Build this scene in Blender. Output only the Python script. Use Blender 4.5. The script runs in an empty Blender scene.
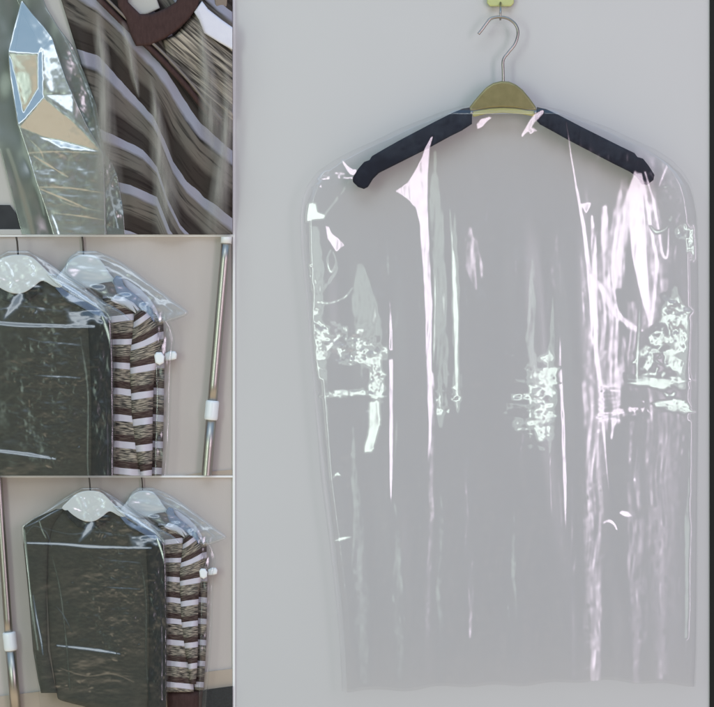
import bpy, bmesh, math, random
import numpy as np
from mathutils import Vector

random.seed(7)
RNG = np.random.default_rng(11)
SC = bpy.context.scene
COL = SC.collection

# ------------------------------------------------------------------ camera, world, lamps, exposure
CAMD = 3.0           # camera distance from the display board (m)
K = 0.0015           # metres on the board for one unit of the layout
Z0 = 1.40            # height of the middle of the board
W_, H_ = 714.0, 707.0
CAM = Vector((0.0, -CAMD, Z0))
cd = bpy.data.cameras.new('camera')
cam = bpy.data.objects.new('camera', cd)
COL.objects.link(cam)
cam.location = CAM
cam.rotation_euler = (math.radians(90), 0, 0)
cd.sensor_width = 36.0
cd.lens = 36.0 * CAMD / (W_ * K)
cd.clip_start = 0.05
cd.clip_end = 100
SC.camera = cam

SC.view_settings.view_transform = 'Standard'
SC.view_settings.look = 'None'
SC.view_settings.exposure = 0.0
SC.view_settings.gamma = 1.0
SC.cycles.use_denoising = True
SC.cycles.transparent_max_bounces = 48
SC.cycles.max_bounces = 12
SC.cycles.caustics_reflective = False
SC.cycles.caustics_refractive = False

world = bpy.data.worlds.new('World')
SC.world = world
world.use_nodes = True
wn, wl = world.node_tree.nodes, world.node_tree.links
wn.clear()
wo = wn.new('ShaderNodeOutputWorld')
wb = wn.new('ShaderNodeBackground')
wt = wn.new('ShaderNodeTexCoord')
ws = wn.new('ShaderNodeSeparateXYZ')
wr = wn.new('ShaderNodeValToRGB')
wm = wn.new('ShaderNodeMapRange')
wl.new(wt.outputs['Generated'], ws.inputs[0])
wl.new(ws.outputs['Z'], wm.inputs['Value'])
wm.inputs['From Min'].default_value = -1
wm.inputs['From Max'].default_value = 1
wl.new(wm.outputs['Result'], wr.inputs['Fac'])
cr = wr.color_ramp
cr.elements[0].position = 0.0
cr.elements[0].color = (1.3, 1.1, 0.84, 1)
cr.elements[1].position = 1.0
cr.elements[1].color = (0.70, 1.15, 1.75, 1)
for p, c in ((0.20, (1.9, 1.6, 1.22, 1)), (0.36, (0.40, 0.35, 0.29, 1)), (0.46, (0.06, 0.058, 0.055, 1)), (0.55, (0.06, 0.06, 0.065, 1)), (0.66, (0.34, 0.42, 0.52, 1)), (0.80, (0.72, 1.12, 1.65, 1))):
    e = cr.elements.new(p)
    e.color = c
wl.new(wr.outputs['Color'], wb.inputs['Color'])
wb.inputs['Strength'].default_value = 0.62
wl.new(wb.outputs[0], wo.inputs[0])

def lamp(name, loc, target, sx, sz, radiance, color, p=2.0, q=1.0):
    ld = bpy.data.lights.new(name, 'AREA')
    ld.shape = 'RECTANGLE'
    ld.size, ld.size_y = sx, sz
    ld.energy = radiance * math.pi * sx * sz
    ld.color = color
    # each lamp is brightest in its middle and falls off towards its rim
    ld.use_nodes = True
    n, l = ld.node_tree.nodes, ld.node_tree.links
    n.clear()
    out = n.new('ShaderNodeOutputLight'); em = n.new('ShaderNodeEmission'); g = n.new('ShaderNodeNewGeometry'); sp = n.new('ShaderNodeSeparateXYZ')
    l.new(g.outputs['Parametric'], sp.inputs[0])
    prod = None
    for ax, pw in (('X', p), ('Y', q)):
        a = n.new('ShaderNodeMath'); a.operation = 'MULTIPLY_ADD'; a.inputs[1].default_value = 2; a.inputs[2].default_value = -1; l.new(sp.outputs[ax], a.inputs[0])
        b = n.new('ShaderNodeMath'); b.operation = 'MULTIPLY'; l.new(a.outputs[0], b.inputs[0]); l.new(a.outputs[0], b.inputs[1])
        c = n.new('ShaderNodeMath'); c.operation = 'SUBTRACT'; c.inputs[0].default_value = 1; c.use_clamp = True; l.new(b.outputs[0], c.inputs[1])
        d = n.new('ShaderNodeMath'); d.operation = 'POWER'; d.inputs[1].default_value = pw; l.new(c.outputs[0], d.inputs[0])
        if prod is None: prod = d
        else:
            e = n.new('ShaderNodeMath'); e.operation = 'MULTIPLY'; l.new(prod.outputs[0], e.inputs[0]); l.new(d.outputs[0], e.inputs[1]); prod = e
    l.new(prod.outputs[0], em.inputs['Strength'])
    l.new(em.outputs[0], out.inputs[0])
    o = bpy.data.objects.new(name, ld)
    COL.objects.link(o)
    o.location = loc
    o.rotation_euler = (Vector(target) - Vector(loc)).to_track_quat('-Z', 'Y').to_euler()
    return o

L_PINK = Vector((1.75, -3.05, Z0 + 0.25))
L_GREEN = Vector((-1.75, -3.05, Z0 + 0.25))
L_TOP = Vector((-0.3, -2.4, Z0 + 2.1))
mid = (0.1, 0, Z0)
L_ROSE_DIM = Vector((1.24, -3.1, Z0 + 0.1))
L_MINT_DIM = Vector((-0.85, -3.1, Z0 + 0.1))
lamp('softbox_rose', L_PINK, mid, 1.30, 2.4, 9.6, (1.0, 0.85, 1.0), 2.6, 1.0)
lamp('softbox_mint', L_GREEN, mid, 1.30, 2.4, 9.2, (0.84, 1.0, 0.89), 2.6, 1.0)
lamp('rose_veil_fill', L_ROSE_DIM, mid, 0.50, 2.2, 1.0, (1.0, 0.76, 1.0), 1.5, 1.0)  # added dim lamp, only for the rose veils on the film
lamp('mint_veil_fill', L_MINT_DIM, mid, 0.90, 2.2, 1.7, (0.78, 1.0, 0.85), 1.5, 1.0)  # added like the rose one, for mint veils on the film
lamp('rose_fill_wide', (2.4, -1.4, Z0 + 0.1), mid, 1.0, 1.6, 1.6, (1.0, 0.74, 0.98), 0.6, 0.6)  # added fill from the right, tints the wall rose
lamp('mint_fill_wide', (-2.4, -1.4, Z0 + 0.1), mid, 1.0, 1.6, 1.6, (0.80, 1.0, 0.74), 0.6, 0.6)  # added fill from the left, tints the wall mint
lamp('sky_fill', L_TOP, mid, 2.8, 1.3, 3.4, (0.90, 0.96, 1.0), 0.8, 1.2)  # added overhead fill: soft light and sky-like glints on the covers

# ------------------------------------------------------------------ helpers
def P(px, py, y=0.0):
    f = (CAMD + y) / CAMD
    return Vector(((px - W_ / 2) * K * f, y, Z0 + (H_ / 2 - py) * K * f))

def tag(o, label=None, cat=None, group=None, kind=None):
    if label: o['label'] = label
    if cat: o['category'] = cat
    if group: o['group'] = group
    if kind: o['kind'] = kind
    return o

def thing(name, loc, label, cat, group=None):
    o = bpy.data.objects.new(name, None)
    o.empty_display_size = 0.02
    COL.objects.link(o)
    o.location = loc
    return tag(o, label, cat, group)

def link(name, me, mat, parent=None, smooth=True):
    if smooth:
        me.polygons.foreach_set('use_smooth', [True] * len(me.polygons))
    if mat: me.materials.append(mat)
    o = bpy.data.objects.new(name, me)
    COL.objects.link(o)
    if parent:
        o.parent = parent
        o.matrix_parent_inverse.identity()
        me.transform(__import__('mathutils').Matrix.Translation(-Vector(parent.location)))
    return o

def set_uv(me, uvs):
    lay = me.uv_layers.new(name='UVMap')
    li = np.zeros(len(me.loops), dtype=np.int32)
    me.loops.foreach_get('vertex_index', li)
    lay.data.foreach_set('uv', np.asarray(uvs, dtype=np.float32)[li].ravel())

def cut(me, box):
    """saw the mesh off where the bay ends, box = (x0, y0, x1, y1) of the bay, None = leave"""
    if not box: return
    bm = bmesh.new(); bm.from_mesh(me)
    a, b, c, d = box
    planes = []
    if a is not None: planes.append((P(a, 300), P(a, 300, -0.1), P(a, 400), 1, (a, 300)))
    for val, ax in ((a, 'l'), (c, 'r'), (b, 't'), (d, 'b')):
        if val is None: continue
        if ax in 'lr':
            p0 = P(val, 353.5); n = (p0 - CAM).cross(Vector((0, 0, 1)))
            n.normalize()
            inside = P(val + (5 if ax == 'l' else -5), 353.5)
        else:
            p0 = P(357, val); n = (p0 - CAM).cross(Vector((1, 0, 0)))
            n.normalize()
            inside = P(357, val + (5 if ax == 't' else -5))
        if (inside - p0).dot(n) > 0: n = -n       # n points out of the bay
        g = bm.verts[:] + bm.edges[:] + bm.faces[:]
        r = bmesh.ops.bisect_plane(bm, geom=g, plane_co=p0, plane_no=n, clear_outer=True)
    bm.to_mesh(me); bm.free()

def interp_rows(rows, ys):
    rows = sorted(rows)
    a = np.array(rows, dtype=float)
    return [np.interp(ys, a[:, 0], a[:, i]) for i in range(1, a.shape[1])]

def ident(x, y): return x, y

def loft(name, rows, mat, parent=None, y0=-0.005, bulge=0.012, nu=24, step=1.5, depth=None, box=None, T=ident,
         uvf=None, close=True, S=1.0):
    """rows (py, xl, xr): a soft hanging tube of cloth; front bulges to the viewer, back is closed"""
    ya, yb = rows[0][0], rows[-1][0]
    nv = max(3, int((yb - ya) / step))
    vs = np.linspace(ya, yb, nv)
    xl, xr = interp_rows([r[:3] for r in rows], vs)
    k = np.hanning(5); k /= k.sum()
    def sm(a): return np.convolve(np.pad(a, 2, mode='edge'), k, mode='valid')
    xl, xr = sm(xl), sm(xr)
    U = (1 - np.cos(np.linspace(0, math.pi, nu))) / 2
    verts, uvs = [], []
    for j in range(nv):
        for i in range(nu):
            u = U[i]
            px = xl[j] + (xr[j] - xl[j]) * u; py = vs[j]
            e = math.sqrt(max(0, 1 - (2 * u - 1) ** 2))
            ends = min(1.0, (j + .02) / 3.0) ** 0.5
            d = y0 - bulge * e * ends
            if depth: d -= depth(px, py, u) * e
            X, Y = T(px, py)
            verts.append(P(X, Y, d))
            uvs.append(uvf(px, py, u) if uvf else (px / 100, -py / 100))
    n1 = len(verts)
    faces = []
    for j in range(nv - 1):
        for i in range(nu - 1):
            a = j * nu + i
            faces.append((a, a + nu, a + nu + 1, a + 1))
    if close:
        for j in range(nv):
            for i in range(nu):
                u = U[i]
                px = xl[j] + (xr[j] - xl[j]) * u; py = vs[j]
                e = math.sqrt(max(0, 1 - (2 * u - 1) ** 2))
                X, Y = T(px, py)
                verts.append(P(X, Y, min(-0.0008, y0 + 0.35 * bulge * e)))
                uvs.append(uvf(px, py, u) if uvf else (px / 100, -py / 100))
        for j in range(nv - 1):
            for i in range(nu - 1):
                a = n1 + j * nu + i
                faces.append((a, a + 1, a + nu + 1, a + nu))
        for j in (0, nv - 1):
            for i in range(nu - 1):
                a = j * nu + i
                f = (a, a + 1, n1 + a + 1, n1 + a)
                faces.append(f if j == 0 else f[::-1])
    me = bpy.data.meshes.new(name)
    me.from_pydata(verts, [], faces)
    set_uv(me, uvs)
    bm = bmesh.new(); bm.from_mesh(me)
    bmesh.ops.remove_doubles(bm, verts=bm.verts, dist=1e-6)
    bm.to_mesh(me); bm.free()
    cut(me, box)
    return link(name, me, mat, parent)

def slab(name, pts, mat, parent=None, yf=-0.01, yb=-0.002, bevel=0.0015, box=None, T=ident, seg=3, pillow=0.0, uvscale=100.0, smooth=True):
    """a solid plate: an outline given its own thickness and rounded edge"""
    bm = bmesh.new()
    front = [bm.verts.new(P(*T(x, y), yf)) for x, y in pts]
    back = [bm.verts.new(P(*T(x, y), yb)) for x, y in pts]
    n = len(pts)
    ff = bm.faces.new(front)
    bm.faces.new(back[::-1])
    for i in range(n):
        bm.faces.new((front[i], back[i], back[(i + 1) % n], front[(i + 1) % n]))
    bmesh.ops.recalc_face_normals(bm, faces=bm.faces)
    if bevel > 0:
        es = list(ff.edges)
        bmesh.ops.bevel(bm, geom=es, offset=bevel, segments=seg, profile=0.6, affect='EDGES', clamp_overlap=True)
    me = bpy.data.meshes.new(name)
    bm.to_mesh(me); bm.free()
    cut(me, box)
    o = link(name, me, mat, parent, smooth=False)
    if smooth and bevel > 0:
        me.polygons.foreach_set('use_smooth', [True] * len(me.polygons))
        m = o.modifiers.new('edges', 'WEIGHTED_NORMAL'); m.keep_sharp = True
    return o

def tube(name, pts, r, mat, parent=None, seg=10, box=None, cap=True, rs=None):
    """pts world vectors; a round wire/tube with proper frames"""
    verts, faces = [], []
    n = len(pts)
    up = Vector((0, 1, 0))
    for i, p in enumerate(pts):
        t = (pts[min(n - 1, i + 1)] - pts[max(0, i - 1)]).normalized()
        a = t.cross(up)
        if a.length < 1e-4: a = t.cross(Vector((1, 0, 0)))
        a.normalize(); b = t.cross(a).normalized()
        rr = rs[i] if rs else r
        for k in range(seg):
            th = 2 * math.pi * k / seg
            verts.append(p + a * math.cos(th) * rr + b * math.sin(th) * rr)
    for i in range(n - 1):
        for k in range(seg):
            faces.append((i * seg + k, i * seg + (k + 1) % seg, (i + 1) * seg + (k + 1) % seg, (i + 1) * seg + k))
    if cap:
        faces.append(tuple(range(seg))[::-1]); faces.append(tuple(range((n - 1) * seg, n * seg)))
    me = bpy.data.meshes.new(name)
    me.from_pydata(verts, [], faces)
    bm = bmesh.new(); bm.from_mesh(me); bmesh.ops.recalc_face_normals(bm, faces=bm.faces); bm.to_mesh(me); bm.free()
    cut(me, box)
    return link(name, me, mat, parent)

def spline(pts, n=60):
    """Catmull-Rom through 2-D points"""
    out = []
    q = [pts[0]] + list(pts) + [pts[-1]]
    m = len(pts) - 1
    for k in range(n + 1):
        t = k / n * m; i = min(int(t), m - 1); f = t - i
        p0, p1, p2, p3 = q[i], q[i + 1], q[i + 2], q[i + 3]
        out.append(tuple(0.5 * ((2 * p1[c]) + (-p0[c] + p2[c]) * f + (2 * p0[c] - 5 * p1[c] + 4 * p2[c] - p3[c]) * f * f
                   + (-p0[c] + 3 * p1[c] - 3 * p2[c] + p3[c]) * f ** 3) for c in range(len(p1))))
    return out

def closed(pts, n=64):
    q = list(pts); m = len(q); out = []
    for k in range(n):
        t = k / n * m; i = int(t); f = t - i
        p0, p1, p2, p3 = q[(i - 1) % m], q[i % m], q[(i + 1) % m], q[(i + 2) % m]
        out.append(tuple(0.5 * ((2 * p1[c]) + (-p0[c] + p2[c]) * f + (2 * p0[c] - 5 * p1[c] + 4 * p2[c] - p3[c]) * f * f
                   + (-p0[c] + 3 * p1[c] - 3 * p2[c] + p3[c]) * f ** 3) for c in (0, 1)))
    return out

# ------------------------------------------------------------------ materials
def newmat(name):
    m = bpy.data.materials.new(name); m.use_nodes = True
    m.node_tree.nodes.clear()
    return m, m.node_tree.nodes, m.node_tree.links

def noise_mat(name, c1, c2, scale=60, rough=0.6, metallic=0.0, bump=0.0, bscale=300, stretch=(1, 1, 1), spec=0.5, sheen=0.0):
    m, n, l = newmat(name)
    out = n.new('ShaderNodeOutputMaterial'); b = n.new('ShaderNodeBsdfPrincipled')
    tc = n.new('ShaderNodeTexCoord'); mp = n.new('ShaderNodeMapping'); no = n.new('ShaderNodeTexNoise')
    mx = n.new('ShaderNodeMix'); mx.data_type = 'RGBA'
    mp.inputs['Scale'].default_value = stretch
    l.new(tc.outputs['Object'], mp.inputs[0]); l.new(mp.outputs[0], no.inputs['Vector'])
    no.inputs['Scale'].default_value = scale; no.inputs['Detail'].default_value = 5
    l.new(no.outputs['Fac'], mx.inputs['Factor'])
    mx.inputs[6].default_value = (*c1, 1); mx.inputs[7].default_value = (*c2, 1)
    l.new(mx.outputs[2], b.inputs['Base Color'])
    b.inputs['Roughness'].default_value = rough; b.inputs['Metallic'].default_value = metallic
    b.inputs['Specular IOR Level'].default_value = spec
    if sheen: b.inputs['Sheen Weight'].default_value = sheen
    if bump:
        n2 = n.new('ShaderNodeTexNoise'); n2.inputs['Scale'].default_value = bscale; n2.inputs['Detail'].default_value = 3
        bp = n.new('ShaderNodeBump'); bp.inputs['Strength'].default_value = bump; bp.inputs['Distance'].default_value = 0.001
        l.new(mp.outputs[0], n2.inputs['Vector']); l.new(n2.outputs['Fac'], bp.inputs['Height']); l.new(bp.outputs[0], b.inputs['Normal'])
    l.new(b.outputs[0], out.inputs[0])
    return m

def film_mat(name, tint=(0.985, 0.985, 0.99), r0=0.1, rough=0.05, milky=0.0, milkcol=(0.8, 0.82, 0.85), bump=0.0, bscale=120, soft=0.0):
    """thin clear plastic: transparent, mirror-like by angle, a trace of milky scatter"""
    m, n, l = newmat(name)
    out = n.new('ShaderNodeOutputMaterial')
    tr = n.new('ShaderNodeBsdfTransparent'); tr.inputs[0].default_value = (*tint, 1)
    gl = n.new('ShaderNodeBsdfGlossy'); gl.inputs['Roughness'].default_value = rough
    g2 = n.new('ShaderNodeBsdfGlossy'); g2.inputs['Roughness'].default_value = 0.19
    di = n.new('ShaderNodeBsdfDiffuse'); di.inputs[0].default_value = (*milkcol, 1)
    lw = n.new('ShaderNodeLayerWeight'); lw.inputs[0].default_value = 0.5
    pw = n.new('ShaderNodeMath'); pw.operation = 'POWER'; pw.inputs[1].default_value = 4.0
    ma = n.new('ShaderNodeMath'); ma.operation = 'MULTIPLY_ADD'; ma.inputs[1].default_value = 0.40; ma.inputs[2].default_value = r0
    l.new(lw.outputs['Facing'], pw.inputs[0]); l.new(pw.outputs[0], ma.inputs[0])
    m1 = n.new('ShaderNodeMixShader'); m1.inputs[0].default_value = milky
    l.new(tr.outputs[0], m1.inputs[1]); l.new(di.outputs[0], m1.inputs[2])
    mg = n.new('ShaderNodeMixShader'); mg.inputs[0].default_value = soft
    l.new(gl.outputs[0], mg.inputs[1]); l.new(g2.outputs[0], mg.inputs[2])
    m2 = n.new('ShaderNodeMixShader')
    l.new(ma.outputs[0], m2.inputs[0]); l.new(m1.outputs[0], m2.inputs[1]); l.new(mg.outputs[0], m2.inputs[2])
    if bump:
        tc = n.new('ShaderNodeTexCoord'); no = n.new('ShaderNodeTexNoise'); no.inputs['Scale'].default_value = bscale; no.inputs['Detail'].default_value = 4
        bp = n.new('ShaderNodeBump'); bp.inputs['Strength'].default_value = bump; bp.inputs['Distance'].default_value = 0.002
        l.new(tc.outputs['Object'], no.inputs['Vector']); l.new(no.outputs['Fac'], bp.inputs['Height'])
        l.new(bp.outputs[0], gl.inputs['Normal']); l.new(bp.outputs[0], g2.inputs['Normal'])
    l.new(m2.outputs[0], out.inputs[0])
    return m

def knit_mat(name, white=(0.52, 0.50, 0.56), brown=(0.040, 0.020, 0.020), dark=(0.035, 0.033, 0.030), light=(0.40, 0.35, 0.28),
             w0=0.25, w1=0.74, line=34.0, su=1.0, wob=0.05, dist=2.0, spread=0.10, edge=0.012):
    """striped jersey: UV.y counts stripe repeats; each repeat = white band, space-dyed yarn, dark brown band"""
    m, n, l = newmat(name)
    out = n.new('ShaderNodeOutputMaterial'); b = n.new('ShaderNodeBsdfPrincipled')
    b.inputs['Roughness'].default_value = 0.9; b.inputs['Specular IOR Level'].default_value = 0.15
    tc = n.new('ShaderNodeTexCoord'); sep = n.new('ShaderNodeSeparateXYZ')
    l.new(tc.outputs['UV'], sep.inputs[0])
    nw = n.new('ShaderNodeTexNoise'); nw.inputs['Scale'].default_value = 6; l.new(tc.outputs['UV'], nw.inputs['Vector'])
    wv = n.new('ShaderNodeMath'); wv.operation = 'MULTIPLY_ADD'; wv.inputs[1].default_value = wob
    l.new(nw.outputs['Fac'], wv.inputs[0]); l.new(sep.outputs['Y'], wv.inputs[2])
    fr = n.new('ShaderNodeMath'); fr.operation = 'FRACT'; l.new(wv.outputs[0], fr.inputs[0])
    # space-dyed yarn: long thin streaks
    mp = n.new('ShaderNodeMapping'); mp.inputs['Scale'].default_value = (14 * su, line, 1)
    l.new(tc.outputs['UV'], mp.inputs[0])
    no = n.new('ShaderNodeTexNoise'); no.inputs['Scale'].default_value = 1.0; no.inputs['Detail'].default_value = 3; no.inputs['Distortion'].default_value = dist * 0.2
    l.new(mp.outputs[0], no.inputs['Vector'])
    r1 = n.new('ShaderNodeValToRGB')
    r1.color_ramp.elements[0].position = 0.50 - spread; r1.color_ramp.elements[0].color = (*dark, 1)
    r1.color_ramp.elements[1].position = 0.50 + spread; r1.color_ramp.elements[1].color = (*light, 1)
    e = r1.color_ramp.elements.new(0.49); e.color = (0.13, 0.115, 0.10, 1)
    l.new(no.outputs['Fac'], r1.inputs['Fac'])
    ra = n.new('ShaderNodeValToRGB'); ra.color_ramp.interpolation = 'LINEAR'
    ra.color_ramp.elements[0].position = w0 - edge; ra.color_ramp.elements[0].color = (1, 1, 1, 1)
    ra.color_ramp.elements[1].position = w0 + edge; ra.color_ramp.elements[1].color = (0, 0, 0, 1)
    l.new(fr.outputs[0], ra.inputs['Fac'])
    rb = n.new('ShaderNodeValToRGB')
    rb.color_ramp.elements[0].position = w1 - 0.02 - edge; rb.color_ramp.elements[0].color = (0, 0, 0, 1)
    rb.color_ramp.elements[1].position = w1 + 0.02 + edge; rb.color_ramp.elements[1].color = (1, 1, 1, 1)
    l.new(fr.outputs[0], rb.inputs['Fac'])
    x1 = n.new('ShaderNodeMix'); x1.data_type = 'RGBA'; x1.inputs[7].default_value = (*brown, 1)
    dm = n.new('ShaderNodeMath'); dm.operation = 'MULTIPLY'; dm.inputs[1].default_value = 0.82
    l.new(rb.outputs[0], dm.inputs[0]); l.new(dm.outputs[0], x1.inputs['Factor']); l.new(r1.outputs[0], x1.inputs[6])
    x2 = n.new('ShaderNodeMix'); x2.data_type = 'RGBA'; x2.inputs[7].default_value = (*white, 1)
    l.new(ra.outputs[0], x2.inputs['Factor']); l.new(x1.outputs[2], x2.inputs[6])
    l.new(x2.outputs[2], b.inputs['Base Color'])
    bp = n.new('ShaderNodeBump'); bp.inputs['Strength'].default_value = 0.35; bp.inputs['Distance'].default_value = 0.0015
    l.new(no.outputs['Fac'], bp.inputs['Height']); l.new(bp.outputs[0], b.inputs['Normal'])
    l.new(b.outputs[0], out.inputs[0])
    return m

M = {}
M['plaster'] = noise_mat('painted_plaster', (0.495, 0.497, 0.492), (0.532, 0.532, 0.528), 3, 0.75, bump=0.05, bscale=500, spec=0.25)
M['batten'] = noise_mat('white_batten_paint', (0.74, 0.75, 0.74), (0.80, 0.80, 0.80), 20, 0.5)
M['dark_edge'] = noise_mat('charcoal_board', (0.010, 0.010, 0.009), (0.016, 0.016, 0.015), 10, 0.8, spec=0.2)
M['navy'] = noise_mat('navy_foam', (0.0015, 0.003, 0.010), (0.003, 0.006, 0.018), 80, 0.75, bump=0.3, bscale=900, spec=0.25)
M['olive'] = noise_mat('olive_gilt_wood', (0.17, 0.15, 0.06), (0.30, 0.265, 0.125), 70, 0.32, metallic=0.35, bump=0.1, bscale=400)
M['olive_lip'] = noise_mat('olive_gilt_lip', (0.36, 0.34, 0.11), (0.46, 0.43, 0.16), 40, 0.4, metallic=0.2)
M['steel'] = noise_mat('steel_wire', (0.30, 0.28, 0.26), (0.40, 0.38, 0.35), 60, 0.28, metallic=1.0)
M['lime'] = noise_mat('lime_plastic', (0.42, 0.46, 0.17), (0.50, 0.53, 0.24), 30, 0.45)
M['film'] = film_mat('clear_cover_film', (0.999, 0.997, 1.0), r0=0.10, rough=0.06, milky=0.005, milkcol=(0.8, 0.8, 0.9), soft=0.30)
M['film_back'] = film_mat('clear_cover_film_rear', (0.994, 0.994, 0.999), r0=0.012, rough=0.12, milky=0.006, soft=0.2)
M['beige'] = noise_mat('beige_wall_paint', (0.435, 0.395, 0.370), (0.485, 0.445, 0.415), 9, 0.8, bump=0.12, bscale=300, stretch=(4, 1, 0.6), spec=0.2)
M['beige_low'] = noise_mat('beige_plinth', (0.36, 0.30, 0.24), (0.42, 0.36, 0.30), 14, 0.85, bump=0.15, bscale=300, spec=0.2)
M['asphalt'] = noise_mat('dark_wet_ground', (0.002, 0.0025, 0.003), (0.022, 0.024, 0.027), 260, 0.6, bump=0.6, bscale=400)
M['green_knit'] = noise_mat('dark_green_knit', (0.030, 0.033, 0.027), (0.080, 0.078, 0.060), 110, 0.9, bump=0.5, bscale=900, stretch=(1, 1, 2.5), spec=0.15)
M['green_rib'] = noise_mat('dark_green_rib', (0.010, 0.012, 0.012), (0.028, 0.032, 0.030), 160, 0.9, bump=0.5, bscale=900, spec=0.15)
M['frosted'] = film_mat('frosted_hanger_plastic', (0.9, 0.92, 0.92), r0=0.06, rough=0.2, milky=0.78, milkcol=(0.88, 0.90, 0.91), soft=0.5)
M['white_plastic'] = noise_mat('white_hanger_plastic', (0.66, 0.70, 0.72), (0.76, 0.78, 0.79), 15, 0.35)
M['blue_band'] = noise_mat('slate_blue', (0.09, 0.13, 0.23), (0.20, 0.27, 0.42), 140, 0.8, bump=0.3, bscale=500, spec=0.2)  # plain slate blue for the bands along the shoulders
M['lilac'] = noise_mat('white_jersey', (0.58, 0.58, 0.66), (0.70, 0.70, 0.76), 60, 0.85, bump=0.2, bscale=700, spec=0.2)
M['brown'] = noise_mat('brown_rib', (0.032, 0.017, 0.016), (0.070, 0.040, 0.037), 90, 0.85, bump=0.4, bscale=600, stretch=(3, 1, 1), spec=0.2)
M['wire_dark'] = noise_mat('dark_wire', (0.05, 0.045, 0.04), (0.08, 0.07, 0.06), 60, 0.4, metallic=0.8)
M['pole'] = noise_mat('chrome_pole', (0.34, 0.32, 0.29), (0.42, 0.40, 0.36), 30, 0.36, metallic=1.0, stretch=(1, 1, 0.05))
M['knit'] = knit_mat('striped_jersey')
M['cover'] = film_mat('clothes_cover_film', (0.95, 0.97, 0.97), r0=0.14, rough=0.17, milky=0.02, milkcol=(0.55, 0.58, 0.52), soft=0.3)
M['cover_milky'] = film_mat('clothes_cover_film_folded', (0.93, 0.95, 0.96), r0=0.12, rough=0.18, milky=0.15, milkcol=(0.66, 0.76, 0.80), soft=0.4)

# ------------------------------------------------------------------ film height fields
def req(px, py, L, y=-0.04):
    """slope of film at a spot where it mirrors a lamp to a viewer in front"""
    p = P(px, py, y)
    n = (CAM - p).normalized() + (L - p).normalized()
    return n.x / n.y, n.z / n.y

def tilt_to(X, Y, L, y=-0.04):
    """tilt (sideways, upward) film needs at layout point X, Y to mirror lamp L to a viewer in front"""
    f = (CAMD + y) / CAMD
    p = np.stack([(X - W_ / 2) * K * f, np.full_like(X, y), Z0 + (H_ / 2 - Y) * K * f], -1)
    v = np.array(CAM) - p; v /= np.linalg.norm(v, axis=-1, keepdims=True)
    l = np.array(L) - p; l /= np.linalg.norm(l, axis=-1, keepdims=True)
    n = v + l
    return n[..., 0] / -n[..., 1], n[..., 2] / -n[..., 1]

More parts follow.
